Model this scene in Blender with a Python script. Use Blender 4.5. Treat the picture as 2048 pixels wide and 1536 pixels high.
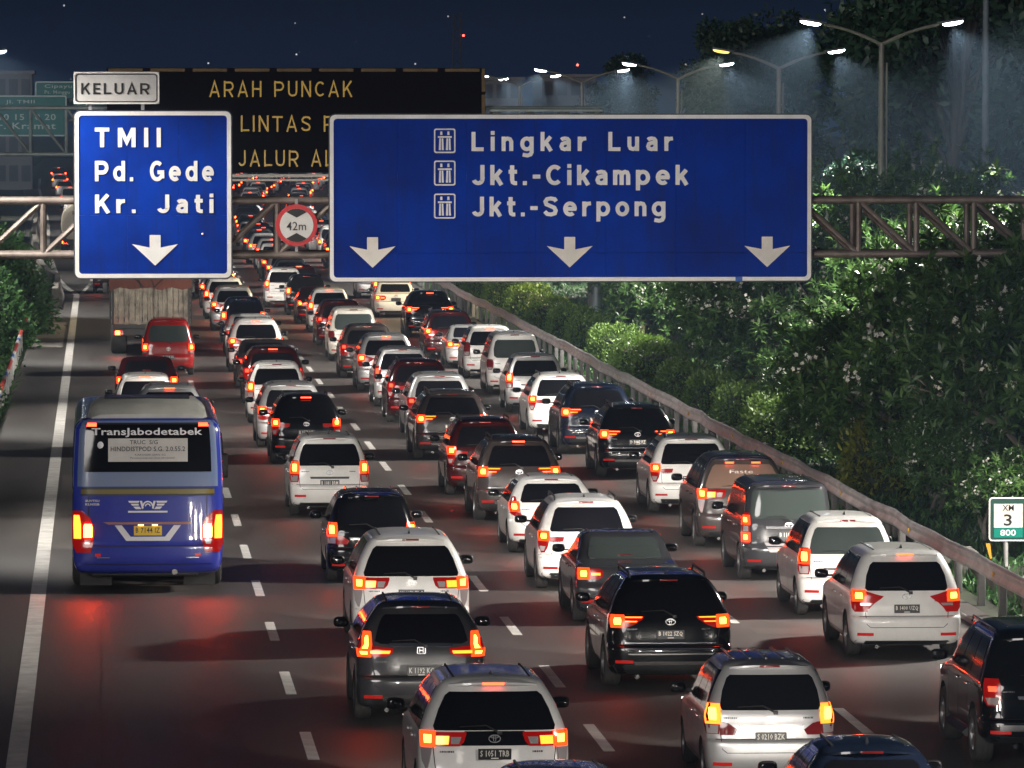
import bpy, bmesh, math, random
import numpy as np
from mathutils import Vector, Matrix

random.seed(7)
RNG = np.random.default_rng(11)
scene = bpy.context.scene
for _o in list(bpy.data.objects):
    bpy.data.objects.remove(_o)
COL = scene.collection
R = math.radians

# ------------------------------------------------------------------ camera
CAM_H = 7.7
F_PX = 12200.0                      # focal length in pixels of a 2048 px wide frame
PITCH = math.atan(558.0 / F_PX)     # looking slightly down
YAW = math.atan(820.0 * math.cos(PITCH) / F_PX)   # road runs to the left of the lens axis
cam_d = bpy.data.cameras.new('camera')
cam_d.sensor_width = 36.0
cam_d.lens = F_PX / 2048.0 * 36.0
cam_d.clip_start = 1.0
cam_d.clip_end = 6000.0
cam = bpy.data.objects.new('camera', cam_d)
COL.objects.link(cam)
cam.location = (0, 0, CAM_H)
cam.rotation_euler = (math.pi / 2 - PITCH, 0, -YAW)
scene.camera = cam
_M = cam.rotation_euler.to_matrix()


def at(px, py, Y):
    """photo pixel (2048 x 1536) -> point of the place at distance Y down the road"""
    d = _M @ Vector(((px - 1024.0) / F_PX, (768.0 - py) / F_PX, -1.0))
    t = Y / d.y
    return Vector((d.x * t, Y, CAM_H + d.z * t))


def pix(p):
    q = _M.transposed() @ (Vector(p) - Vector((0, 0, CAM_H)))
    return 1024 + F_PX * q.x / -q.z, 768 - F_PX * q.y / -q.z


# ------------------------------------------------------------------ world: night sky with a few stars
SKY_STRENGTH = 1.0
world = bpy.data.worlds.new('World')
scene.world = world
world.use_nodes = True
wn, wl = world.node_tree.nodes, world.node_tree.links
wn.clear()
w_out = wn.new('ShaderNodeOutputWorld')
w_bg = wn.new('ShaderNodeBackground')
w_bg.inputs['Strength'].default_value = SKY_STRENGTH
w_tc = wn.new('ShaderNodeTexCoord')
w_sep = wn.new('ShaderNodeSeparateXYZ')
wl.new(w_tc.outputs['Generated'], w_sep.inputs[0])
w_ramp = wn.new('ShaderNodeValToRGB')
w_ramp.color_ramp.interpolation = 'EASE'
_e = w_ramp.color_ramp.elements
_e[0].position, _e[0].color = 0.0, (0.0034, 0.0100, 0.030, 1)
_e[1].position, _e[1].color = 0.40, (0.0004, 0.0014, 0.0045, 1)
_el = _e.new(0.03)
_el.color = (0.0007, 0.0028, 0.0085, 1)
wl.new(w_sep.outputs['Z'], w_ramp.inputs[0])
w_vor = wn.new('ShaderNodeTexVoronoi')
w_vor.voronoi_dimensions = '2D'
w_vor.inputs['Scale'].default_value = 115.0
w_az = wn.new('ShaderNodeMath')
w_az.operation = 'ARCTAN2'
wl.new(w_sep.outputs['X'], w_az.inputs[0])
wl.new(w_sep.outputs['Y'], w_az.inputs[1])
w_cmb = wn.new('ShaderNodeCombineXYZ')
wl.new(w_az.outputs[0], w_cmb.inputs['X'])
wl.new(w_sep.outputs['Z'], w_cmb.inputs['Y'])
wl.new(w_cmb.outputs[0], w_vor.inputs['Vector'])
w_lt = wn.new('ShaderNodeMath')
w_lt.operation = 'LESS_THAN'
w_lt.inputs[1].default_value = 0.0165
wl.new(w_vor.outputs['Distance'], w_lt.inputs[0])
w_pow = wn.new('ShaderNodeMath')
w_pow.operation = 'POWER'
w_pow.inputs[1].default_value = 3.0
wl.new(w_vor.outputs['Color'], w_pow.inputs[0])
w_mul = wn.new('ShaderNodeMath')
w_mul.operation = 'MULTIPLY'
wl.new(w_lt.outputs[0], w_mul.inputs[0])
wl.new(w_pow.outputs[0], w_mul.inputs[1])
w_m2 = wn.new('ShaderNodeMath')
w_m2.operation = 'MULTIPLY'
w_m2.inputs[1].default_value = 1.6
wl.new(w_mul.outputs[0], w_m2.inputs[0])
w_add = wn.new('ShaderNodeMix')
w_add.data_type = 'RGBA'
w_add.blend_type = 'ADD'
w_add.inputs[0].default_value = 1.0
wl.new(w_ramp.outputs[0], w_add.inputs[6])
wl.new(w_m2.outputs[0], w_add.inputs[7])
wl.new(w_add.outputs[2], w_bg.inputs['Color'])
wl.new(w_bg.outputs[0], w_out.inputs['Surface'])

# ------------------------------------------------------------------ unseen fill lamp added for rears and signs (the one sun lamp): low, behind the camera to the left
sun_d = bpy.data.lights.new('moon', 'SUN')
sun_d.energy = 0.60
sun_d.angle = R(18)
sun_d.color = (1.0, 0.94, 0.90)
sun = bpy.data.objects.new('moon', sun_d)
COL.objects.link(sun)
sun.rotation_euler = Vector((-0.36, -0.90, 0.21)).to_track_quat('Z', 'Y').to_euler()

vs = scene.view_settings
vs.view_transform = 'Standard'
vs.look = 'None'
vs.exposure = 0.7
vs.gamma = 1.0
vs.use_curve_mapping = False
scene.display_settings.display_device = 'sRGB'
cy = scene.cycles
cy.use_denoising = True
cy.denoiser = 'OPENIMAGEDENOISE'
cy.use_adaptive_sampling = True
cy.adaptive_threshold = 0.02
cy.max_bounces = 6
cy.diffuse_bounces = 2
cy.glossy_bounces = 3
cy.transmission_bounces = 4
cy.transparent_max_bounces = 6
cy.volume_bounces = 0
cy.sample_clamp_direct = 0.0
cy.sample_clamp_indirect = 2.5
cy.caustics_reflective = False
cy.caustics_refractive = False
cy.use_light_tree = True
LAMP_W = 18500.0        # street lamp head
HEAD_W = 215.0         # one headlamp of a car

# ------------------------------------------------------------------ materials
MATS = {}


def nt(name):
    m = bpy.data.materials.new(name)
    m.use_nodes = True
    n = m.node_tree.nodes
    return m, n, m.node_tree.links, n['Principled BSDF']


def flat(name, col, rough=0.5, metal=0.0, coat=0.0, emit=None, es=0.0, spec=0.5):
    if name in MATS:
        return MATS[name]
    m, n, l, b = nt(name)
    b.inputs['Base Color'].default_value = (*col, 1)
    b.inputs['Roughness'].default_value = rough
    b.inputs['Metallic'].default_value = metal
    b.inputs['Coat Weight'].default_value = coat
    b.inputs['Coat Roughness'].default_value = 0.04
    b.inputs['Specular IOR Level'].default_value = spec
    if emit:
        b.inputs['Emission Color'].default_value = (*emit, 1)
        b.inputs['Emission Strength'].default_value = es
    MATS[name] = m
    return m


def worn(name, col, rough=0.5, metal=0.0, var=0.25, scale=3.0, bump=0.0, bscale=40.0, coat=0.0, tint=None):
    """surface with uneven tone (dirt, weathering) from noise in object space"""
    if name in MATS:
        return MATS[name]
    m, n, l, b = nt(name)
    tc = n.new('ShaderNodeTexCoord')
    nz = n.new('ShaderNodeTexNoise')
    nz.inputs['Scale'].default_value = scale
    nz.inputs['Detail'].default_value = 6
    nz.inputs['Roughness'].default_value = 0.62
    l.new(tc.outputs['Object'], nz.inputs['Vector'])
    cr = n.new('ShaderNodeValToRGB')
    lo = [max(0, c * (1 - var)) for c in col]
    hi = [min(1, c * (1 + var)) for c in (tint or col)]
    cr.color_ramp.elements[0].position, cr.color_ramp.elements[0].color = 0.32, (*lo, 1)
    cr.color_ramp.elements[1].position, cr.color_ramp.elements[1].color = 0.70, (*hi, 1)
    l.new(nz.outputs['Fac'], cr.inputs[0])
    l.new(cr.outputs[0], b.inputs['Base Color'])
    mr = n.new('ShaderNodeMapRange')
    mr.inputs[3].default_value = max(0.02, rough - 0.12)
    mr.inputs[4].default_value = min(1, rough + 0.15)
    l.new(nz.outputs['Fac'], mr.inputs[0])
    l.new(mr.outputs[0], b.inputs['Roughness'])
    b.inputs['Metallic'].default_value = metal
    b.inputs['Coat Weight'].default_value = coat
    b.inputs['Coat Roughness'].default_value = 0.05
    if bump:
        n2 = n.new('ShaderNodeTexNoise')
        n2.inputs['Scale'].default_value = bscale
        n2.inputs['Detail'].default_value = 4
        l.new(tc.outputs['Object'], n2.inputs['Vector'])
        bp = n.new('ShaderNodeBump')
        bp.inputs['Strength'].default_value = bump
        bp.inputs['Distance'].default_value = 0.02
        l.new(n2.outputs['Fac'], bp.inputs['Height'])
        l.new(bp.outputs[0], b.inputs['Normal'])
    MATS[name] = m
    return m


def glow(name, col, strength, sampled=True, body=.5):
    if name in MATS:
        return MATS[name]
    m, n, l, b = nt(name)
    b.inputs['Base Color'].default_value = (*[min(1, c * body) for c in col], 1)
    b.inputs['Roughness'].default_value = 0.15
    b.inputs['Emission Color'].default_value = (*col, 1)
    b.inputs['Emission Strength'].default_value = strength
    if not sampled:
        m.cycles.emission_sampling = 'NONE'
    MATS[name] = m
    return m


def paint(name, col, metal=0.0, rough=0.32, dust=0.28, spec=0.5):
    """car paint: clear coat over a base with road dust gathering on it"""
    if name in MATS:
        return MATS[name]
    m, n, l, b = nt(name)
    tc = n.new('ShaderNodeTexCoord')
    oi = n.new('ShaderNodeObjectInfo')
    va = n.new('ShaderNodeVectorMath')
    va.operation = 'ADD'
    l.new(tc.outputs['Object'], va.inputs[0])
    l.new(oi.outputs['Location'], va.inputs[1])
    nz = n.new('ShaderNodeTexNoise')
    nz.inputs['Scale'].default_value = 2.2
    nz.inputs['Detail'].default_value = 7
    nz.inputs['Roughness'].default_value = 0.65
    l.new(va.outputs[0], nz.inputs['Vector'])
    mx = n.new('ShaderNodeMix')
    mx.data_type = 'RGBA'
    mr = n.new('ShaderNodeMapRange')
    mr.inputs[1].default_value, mr.inputs[2].default_value = 0.45, 0.8
    mr.inputs[3].default_value, mr.inputs[4].default_value = 0.0, dust
    l.new(nz.outputs['Fac'], mr.inputs[0])
    l.new(mr.outputs[0], mx.inputs[0])
    mx.inputs[6].default_value = (*col, 1)
    mx.inputs[7].default_value = (0.20, 0.17, 0.15, 1)
    l.new(mx.outputs[2], b.inputs['Base Color'])
    m2 = n.new('ShaderNodeMapRange')
    m2.inputs[3].default_value, m2.inputs[4].default_value = rough - 0.08, rough + (0.2 if dust > .15 else .05)
    l.new(nz.outputs['Fac'], m2.inputs[0])
    l.new(m2.outputs[0], b.inputs['Roughness'])
    b.inputs['Metallic'].default_value = metal
    b.inputs['Coat Weight'].default_value = 0.9
    b.inputs['Specular IOR Level'].default_value = spec
    m3 = n.new('ShaderNodeMapRange')
    m3.inputs[3].default_value, m3.inputs[4].default_value = 0.015, (0.16 if dust > .15 else .07)
    l.new(nz.outputs['Fac'], m3.inputs[0])
    l.new(m3.outputs[0], b.inputs['Coat Roughness'])
    MATS[name] = m
    return m


PAINT = {
    'white': paint('paint_white', (0.74, 0.73, 0.70)),
    'cream': paint('paint_cream', (0.70, 0.66, 0.58)),
    'silver': paint('paint_silver', (0.50, 0.50, 0.50), 0.55, 0.34),
    'grey': paint('paint_grey', (0.032, 0.032, 0.036), 0.0, 0.24, 0.06, 0.2),
    'brown': paint('paint_brown_grey', (0.042, 0.034, 0.032), 0.0, 0.24, 0.06, 0.2),
    'black': paint('paint_black', (0.005, 0.005, 0.006), 0.0, 0.18, 0.02, 0.1),
    'navy': paint('paint_navy', (0.008, 0.013, 0.028), 0.0, 0.2, 0.03, 0.15),
    'maroon': paint('paint_maroon', (0.032, 0.004, 0.005), 0.0, 0.22, 0.03, 0.2),
    'red': paint('paint_red', (0.30, 0.010, 0.008), 0.0, 0.26, 0.05, 0.3),
    'blue': paint('paint_bus_blue', (0.022, 0.036, 0.30), 0.0, 0.24, 0.07, 0.3),
}
BLACKPL = worn('black_plastic', (0.018, 0.018, 0.018), 0.45, var=0.4)
GLASS = flat('dark_glass', (0.006, 0.006, 0.008), 0.09, spec=0.4)
GLASS_TAN = flat('tan_film_glass', (0.16, 0.10, 0.075), 0.12, coat=0.5)  # brownish reflection painted into the glass colour
GLASS_GREY = flat('grey_film_glass', (0.045, 0.055, 0.052), 0.10, coat=0.5)
RUBBER = worn('tyre_rubber', (0.03, 0.028, 0.027), 0.8, var=0.35, scale=9)
RIM = flat('alloy_rim', (0.42, 0.42, 0.43), 0.35, 0.9)
CHROME = flat('chrome', (0.75, 0.75, 0.76), 0.14, 1.0)
GAP = flat('panel_gap', (0.01, 0.01, 0.01), 0.8)
LENS = glow('red_lens', (1.0, 0.012, 0.008), 0.11, False, .14)
LENS_OFF = flat('red_lens_unlit', (0.16, 0.012, 0.012), 0.12, coat=0.5)
CORE = glow('lit_brake_lamp', (1.0, 0.045, 0.005), 48.0)
CORE_O = glow('lit_orange_lamp', (1.0, 0.13, 0.010), 4.5)
HALO = glow('lit_inner_lens', (1.0, 0.045, 0.006), 2.2, False, .2)  # glow around a lit core, put on as an emissive patch
HALO_A = glow('lit_inner_amber', (1.0, 0.20, 0.02), 2.2, False)
CORE_DIM = glow('lit_tail_lamp', (1.0, 0.05, 0.02), 2.6)
AMBER = glow('lit_amber_lamp', (1.0, 0.36, 0.035), 8.0)
BRAKEBAR = glow('lit_brake_bar', (1.0, 0.06, 0.018), 5.0)
CLEAR = flat('clear_lens', (0.42, 0.38, 0.38), 0.12, 0.3, coat=0.6)
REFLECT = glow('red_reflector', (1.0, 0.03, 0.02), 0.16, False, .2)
HEADGLASS = glow('headlamp_glass', (1.0, 0.93, 0.82), 6.0, False)
PLATEBLK = flat('plate_black', (0.012, 0.012, 0.012), 0.4)
PLATEWHT = flat('plate_white', (0.72, 0.70, 0.64), 0.5)
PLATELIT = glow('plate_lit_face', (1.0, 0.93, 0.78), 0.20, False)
PLATEYEL = flat('plate_yellow', (0.72, 0.48, 0.03), 0.45)
PLATEINK = flat('plate_ink', (0.015, 0.012, 0.010), 0.5)

# ------------------------------------------------------------------ mesh helpers


class MB:
    def __init__(self):
        self.v, self.f, self.m = [], [], []

    def add(self, vs_, fs_, mat=0):
        b = len(self.v)
        self.v.extend([tuple(p) for p in vs_])
        for f in fs_:
            self.f.append(tuple(i + b for i in f))
            self.m.append(mat)
        return self

    def grid(self, rows, mat=0, close=False):
        nr, nc = len(rows), len(rows[0])
        vs_ = [p for r in rows for p in r]
        fs_ = []
        for i in range(nr - 1):
            for j in range(nc if close else nc - 1):
                k = (j + 1) % nc
                fs_.append((i * nc + j, i * nc + k, (i + 1) * nc + k, (i + 1) * nc + j))
        return self.add(vs_, fs_, mat)

    def box(self, c, s, mat=0, rot=None, ch=0.0):
        hx, hy, hz = s[0] / 2, s[1] / 2, s[2] / 2
        if ch:
            ch = min(ch, hx * .9, hy * .9, hz * .9)
            b = bmesh.new()
            bmesh.ops.create_cube(b, size=1.0)
            for v in b.verts:
                v.co = Vector((v.co.x * 2 * hx, v.co.y * 2 * hy, v.co.z * 2 * hz))
            bmesh.ops.bevel(b, geom=list(b.edges), offset=ch, segments=2, affect='EDGES', profile=0.5)
            b.verts.index_update()
            vs_ = [v.co.copy() for v in b.verts]
            fs_ = [[v.index for v in f.verts] for f in b.faces]
            b.free()
        else:
            vs_ = [Vector((x, y, z)) for x in (-hx, hx) for y in (-hy, hy) for z in (-hz, hz)]
            fs_ = [(0, 1, 3, 2), (4, 6, 7, 5), (0, 4, 5, 1), (2, 3, 7, 6), (0, 2, 6, 4), (1, 5, 7, 3)]
        c = Vector(c)
        vs_ = [(rot @ p if rot else p) + c for p in vs_]
        return self.add(vs_, fs_, mat)

    def tube(self, pts, rad, seg=8, mat=0, caps=True):
        pts = [Vector(p) for p in pts]
        if not isinstance(rad, (list, tuple)):
            rad = [rad] * len(pts)
        rows = []
        for i, p in enumerate(pts):
            d = (pts[min(i + 1, len(pts) - 1)] - pts[max(i - 1, 0)]).normalized()
            a = Vector((0, 0, 1)) if abs(d.z) < 0.95 else Vector((1, 0, 0))
            u = d.cross(a).normalized()
            w = d.cross(u).normalized()
            rows.append([p + (u * math.cos(t) + w * math.sin(t)) * rad[i]
                         for t in [2 * math.pi * k / seg for k in range(seg)]])
        self.grid(rows, mat, True)
        if caps:
            b = len(self.v)
            self.f.append(tuple(range(b - seg, b)))
            self.m.append(mat)
            s0 = b - seg * len(pts)
            self.f.append(tuple(reversed(range(s0, s0 + seg))))
            self.m.append(mat)
        return self

    def lathe_x(self, c, prof, seg=24, mat=0):
        """profile of (offset along x, radius) turned about the x axis through c"""
        rows = []
        for (dx, r) in prof:
            rows.append([Vector((c[0] + dx, c[1] + r * math.cos(t), c[2] + r * math.sin(t)))
                         for t in [2 * math.pi * k / seg for k in range(seg)]])
        return self.grid(rows, mat, True)

    def ball(self, c, s, seg=12, rings=8, mat=0, e=1.0):
        rows = []
        for i in range(rings + 1):
            a = -math.pi / 2 + math.pi * i / rings
            row = []
            for k in range(seg):
                t = 2 * math.pi * k / seg
                def pw(x): return math.copysign(abs(x) ** e, x)
                row.append(Vector((c[0] + s[0] * pw(math.cos(a)) * pw(math.cos(t)),
                                   c[1] + s[1] * pw(math.cos(a)) * pw(math.sin(t)),
                                   c[2] + s[2] * pw(math.sin(a)))))
            rows.append(row)
        return self.grid(rows, mat, True)

    def prism(self, poly, y0, y1, mat=0):
        """polygon in x,z extruded along y from y0 (front, towards the camera) to y1"""
        n = len(poly)
        vs_ = [(x, y0, z) for x, z in poly] + [(x, y1, z) for x, z in poly]
        area = sum(poly[i][0] * poly[(i + 1) % n][1] - poly[(i + 1) % n][0] * poly[i][1] for i in range(n))
        front = tuple(range(n)) if area > 0 else tuple(reversed(range(n)))
        back = tuple(i + n for i in reversed(front))
        fs_ = [front, back]
        for i in range(n):
            j = (i + 1) % n
            fs_.append((i, i + n, j + n, j) if area > 0 else (i, j, j + n, i + n))
        return self.add(vs_, fs_, mat)

    def mesh(self, name='mesh', smooth=None):
        me = bpy.data.meshes.new(name)
        me.from_pydata(self.v, [], self.f)
        if any(self.m):
            me.polygons.foreach_set('material_index', self.m)
        if smooth is not None:
            me.polygons.foreach_set('use_smooth', [True] * len(me.polygons))
            me.set_sharp_from_angle(angle=R(smooth))
        me.update()
        return me

    def build(self, name, mat, parent=None, smooth=None, loc=None):
        return link(name, self.mesh(name, smooth), mat, parent, loc)


def link(name, me, mat, parent=None, loc=None):
    o = bpy.data.objects.new(name, me)
    COL.objects.link(o)
    mats = mat if isinstance(mat, (list, tuple)) else [mat]
    if len(me.materials) < len(mats):
        while len(me.materials) < len(mats):
            me.materials.append(mats[len(me.materials)])
    for i, mm in enumerate(mats):
        if me.materials[i] is not mm:
            o.material_slots[i].link = 'OBJECT'
            o.material_slots[i].material = mm
    if parent is not None:
        o.parent = parent
    if loc is not None:
        o.location = loc
    return o


def empty(name, loc, rz=0.0):
    o = bpy.data.objects.new(name, None)
    o.empty_display_size = 0.3
    COL.objects.link(o)
    o.location = loc
    o.rotation_euler = (0, 0, rz)
    return o


def tag(o, label=None, cat=None, group=None, kind=None):
    if label: o['label'] = label
    if cat: o['category'] = cat
    if group: o['group'] = group
    if kind: o['kind'] = kind
    return o


_TXT = {}


def _arc(cx_, cz_, rx, rz, a0, a1, n=14):
    return [(cx_ + rx * math.cos(R(a0 + (a1 - a0) * k / n)), cz_ + rz * math.sin(R(a0 + (a1 - a0) * k / n))) for k in range(n + 1)]


_BOWL = _arc(.33, .375, .235, .28, 0, 360, 20)
_STEM = [(.095, 0), (.095, 1)]
_XST = [(.095, 0), (.095, .75)]
_PB = [(.095, .905), (.40, .905)] + _arc(.42, .6675, .2375, .2375, 90, -90, 10) + [(.095, .43)]
GLYPH = {   # road-sign letters as stroke centre lines; cap height 1
    'T': (.70, [[(0, .905), (.70, .905)], [(.35, .9), (.35, 0)]]),
    'M': (.85, [_STEM, [(.755, 0), (.755, 1)], [(.12, .96), (.425, .28), (.73, .96)]]),
    'I': (.19, [_STEM]),
    'P': (.75, [_STEM, _PB]),
    'd': (.66, [_BOWL, [(.565, 0), (.565, 1)]]),
    '.': (.19, [[(0, .095), (.19, .095)]]),
    'G': (.80, [_arc(.40, .5, .305, .405, 48, 345, 22), [(.42, .44), (.80, .44)], [(.705, .44), (.705, .14)]]),
    'e': (.66, [_arc(.33, .375, .235, .28, -8, 312, 22), [(.10, .375), (.64, .375)]]),
    'K': (.70, [_STEM, [(.13, .38), (.62, 1)], [(.31, .58), (.64, 0)]]),
    'r': (.42, [_XST, [(.095, .42), (.15, .55), (.25, .635), (.42, .655)]]),
    'J': (.57, [[(.47, 1), (.47, .30)] + _arc(.27, .30, .20, .205, 0, -165, 10)]),
    'a': (.565, [[(.09, .585), (.16, .635), (.28, .66), (.40, .635), (.465, .55), (.47, .45), (.47, 0)],
                 [(.47, .43), (.28, .425), (.15, .37), (.10, .245), (.15, .13), (.27, .09), (.39, .125), (.47, .21)]]),
    't': (.40, [[(.17, .98), (.17, .25), (.20, .14), (.28, .095), (.40, .095)], [(0, .66), (.40, .66)]]),
    'i': (.19, [_XST, [(0, .945), (.19, .945)]]),
    'L': (.60, [_STEM, [(.095, .095), (.60, .095)]]),
    'n': (.57, [_XST, [(.095, .48), (.15, .59), (.29, .655), (.41, .62), (.475, .49), (.475, 0)]]),
    'g': (.66, [_BOWL, [(.565, .75), (.565, -.06), (.51, -.18), (.36, -.235), (.12, -.19)]]),
    'k': (.58, [_STEM, [(.12, .28), (.50, .75)], [(.26, .45), (.52, 0)]]),
    'u': (.57, [[(.095, .75), (.095, .26), (.15, .14), (.28, .095), (.41, .15), (.475, .27)], [(.475, .75), (.475, 0)]]),
    '-': (.36, [[(0, .42), (.36, .42)]]),
    'C': (.72, [_arc(.40, .5, .305, .405, 46, 314, 22)]),
    'm': (.80, [_XST, [(.095, .48), (.14, .60), (.25, .655), (.35, .62), (.40, .49), (.40, 0)],
                [(.40, .48), (.445, .60), (.555, .655), (.655, .62), (.705, .49), (.705, 0)]]),
    'p': (.66, [_BOWL, [(.095, -.27), (.095, .75)]]),
    'S': (.70, [[(.63, .76), (.55, .87), (.37, .905), (.19, .87), (.105, .745), (.15, .61), (.34, .525), (.53, .44), (.605, .29), (.56, .15), (.38, .095), (.19, .12), (.07, .25)]]),
    'o': (.66, [_BOWL]),
    'E': (.58, [_STEM, [(.095, .905), (.58, .905)], [(.095, .5), (.53, .5)], [(.095, .095), (.58, .095)]]),
    'U': (.72, [[(.095, 1), (.095, .33), (.13, .19), (.23, .11), (.36, .09), (.49, .11), (.59, .19), (.625, .33), (.625, 1)]]),
    'A': (.80, [[(.09, 0), (.40, .96), (.71, 0)], [(.20, .30), (.60, .30)]]),
    'R': (.74, [_STEM, _PB, [(.37, .43), (.64, 0)]]),
    'H': (.72, [_STEM, [(.625, 0), (.625, 1)], [(.095, .5), (.625, .5)]]),
    'N': (.74, [_STEM, [(.645, 0), (.645, 1)], [(.11, .95), (.63, .05)]]),
    ' ': (.40, []),
}


def stroke_mesh(body, w=.19, gap=.30):
    """lettering swept from GLYPH strokes, normalised like text_mesh; strokes lie in hair-thin layers"""
    V, F = [], []
    x = 0.0
    for ch in body:
        wd, strokes = GLYPH[ch]
        for si, st in enumerate(strokes):
            n = len(st)
            closed = n > 3 and math.hypot(st[0][0] - st[-1][0], st[0][1] - st[-1][1]) < 1e-6
            base = len(V)
            for k in range(n):
                a = st[k - 1] if k else (st[-2] if closed else None)
                b = st[k + 1] if k < n - 1 else (st[1] if closed else None)
                p_ = st[k]
                d0 = Vector((p_[0] - a[0], p_[1] - a[1])).normalized() if a else None
                d1 = Vector((b[0] - p_[0], b[1] - p_[1])).normalized() if b else None
                d = ((d0 or d1) + (d1 or d0)).normalized()
                m_ = w / 2 / max(.45, d.dot(d1 or d0))
                nx, nz = -d.y * m_, d.x * m_
                V.append((x + p_[0] + nx, -.0004 * si, p_[1] + nz))
                V.append((x + p_[0] - nx, -.0004 * si, p_[1] - nz))
            for k in range(n - 1):
                F.append((base + 2 * k, base + 2 * k + 1, base + 2 * k + 3, base + 2 * k + 2))
        x += wd + gap
    V = np.array(V)
    lo, hi = V.min(0), V.max(0)
    out = V.copy()
    out[:, 0] = (V[:, 0] - lo[0]) / (hi[0] - lo[0])
    out[:, 2] = (V[:, 2] - lo[2]) / (hi[2] - lo[2])
    return out, F


def text_mesh(body, bold=0.0, spacing=1.0, res=3):
    """flat lettering, normalised to a unit box in x,z facing -y"""
    key = (body, bold, spacing)
    if key in _TXT:
        return _TXT[key]
    cu = bpy.data.curves.new('lettering', 'FONT')
    cu.body = body
    cu.size = 1.0
    cu.offset = bold
    cu.space_character = spacing
    cu.resolution_u = res
    to = bpy.data.objects.new('lettering', cu)
    me = bpy.data.meshes.new_from_object(to)
    bpy.data.objects.remove(to)
    bpy.data.curves.remove(cu)
    co = np.empty(len(me.vertices) * 3)
    me.vertices.foreach_get('co', co)
    co = co.reshape(-1, 3)
    lo, hi = co.min(0), co.max(0)
    out = np.zeros_like(co)
    out[:, 0] = (co[:, 0] - lo[0]) / (hi[0] - lo[0])
    out[:, 2] = (co[:, 1] - lo[1]) / (hi[1] - lo[1])
    fs_ = [tuple(p.vertices) for p in me.polygons]
    bpy.data.meshes.remove(me)
    _TXT[key] = (out, fs_)
    return _TXT[key]


def text(name, body, x0, x1, z0, z1, y, mat, parent, bold=0.0, spacing=1.0, thick=0.004, res=3):
    vs_, fs_ = text_mesh(body, bold, spacing, res)
    P = [(x0 + v[0] * (x1 - x0), y, z0 + v[2] * (z1 - z0)) for v in vs_]
    return MB().add(P, fs_).build(name, mat, parent)


def rrect(x0, x1, z0, z1, r, n=5):
    pts = []
    for cx_, cz_, a0 in ((x1 - r, z0 + r, -90), (x1 - r, z1 - r, 0), (x0 + r, z1 - r, 90), (x0 + r, z0 + r, 180)):
        for k in range(n):
            a = R(a0 + 90 * k / (n - 1))
            pts.append((cx_ + r * math.cos(a), cz_ + r * math.sin(a)))
    return pts


def ring(mb, outer, inner, y0, y1, mat=0):
    n = len(outer)
    vs_ = [(x, y0, z) for x, z in outer] + [(x, y0, z) for x, z in inner] + \
          [(x, y1, z) for x, z in outer] + [(x, y1, z) for x, z in inner]
    fs_ = []
    for i in range(n):
        j = (i + 1) % n
        fs_ += [(i, j, n + j, n + i), (i, 2 * n + i, 2 * n + j, j), (n + i, n + j, 3 * n + j, 3 * n + i)]
    mb.add(vs_, fs_, mat)
    return mb


def fast_quads(name, P):
    """P: (n, 4, 3) array of quads -> mesh"""
    n = len(P)
    me = bpy.data.meshes.new(name)
    me.vertices.add(n * 4)
    me.vertices.foreach_set('co', P.reshape(-1).astype(np.float32))
    me.loops.add(n * 4)
    me.loops.foreach_set('vertex_index', np.arange(n * 4, dtype=np.int32))
    me.polygons.add(n)
    me.polygons.foreach_set('loop_start', np.arange(0, n * 4, 4, dtype=np.int32))
    me.update(calc_edges=True)
    return me

# ------------------------------------------------------------------ the road


def cx(Y):
    """the carriageway bends gently to the right far ahead"""
    return 0.0 if Y < 240 else 8.0e-5 * (Y - 240) ** 2


_XL = [(-60, -1.0), (250, -1.05), (257, -1.5), (272, -2.0), (298, -2.45), (335, -3.0), (383, -3.4), (427, -3.9),
       (570, -5.9), (700, -7.0), (1500, -7.0)]


def xl(Y):
    return float(np.interp(Y, [p[0] for p in _XL], [p[1] for p in _XL]))


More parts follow.
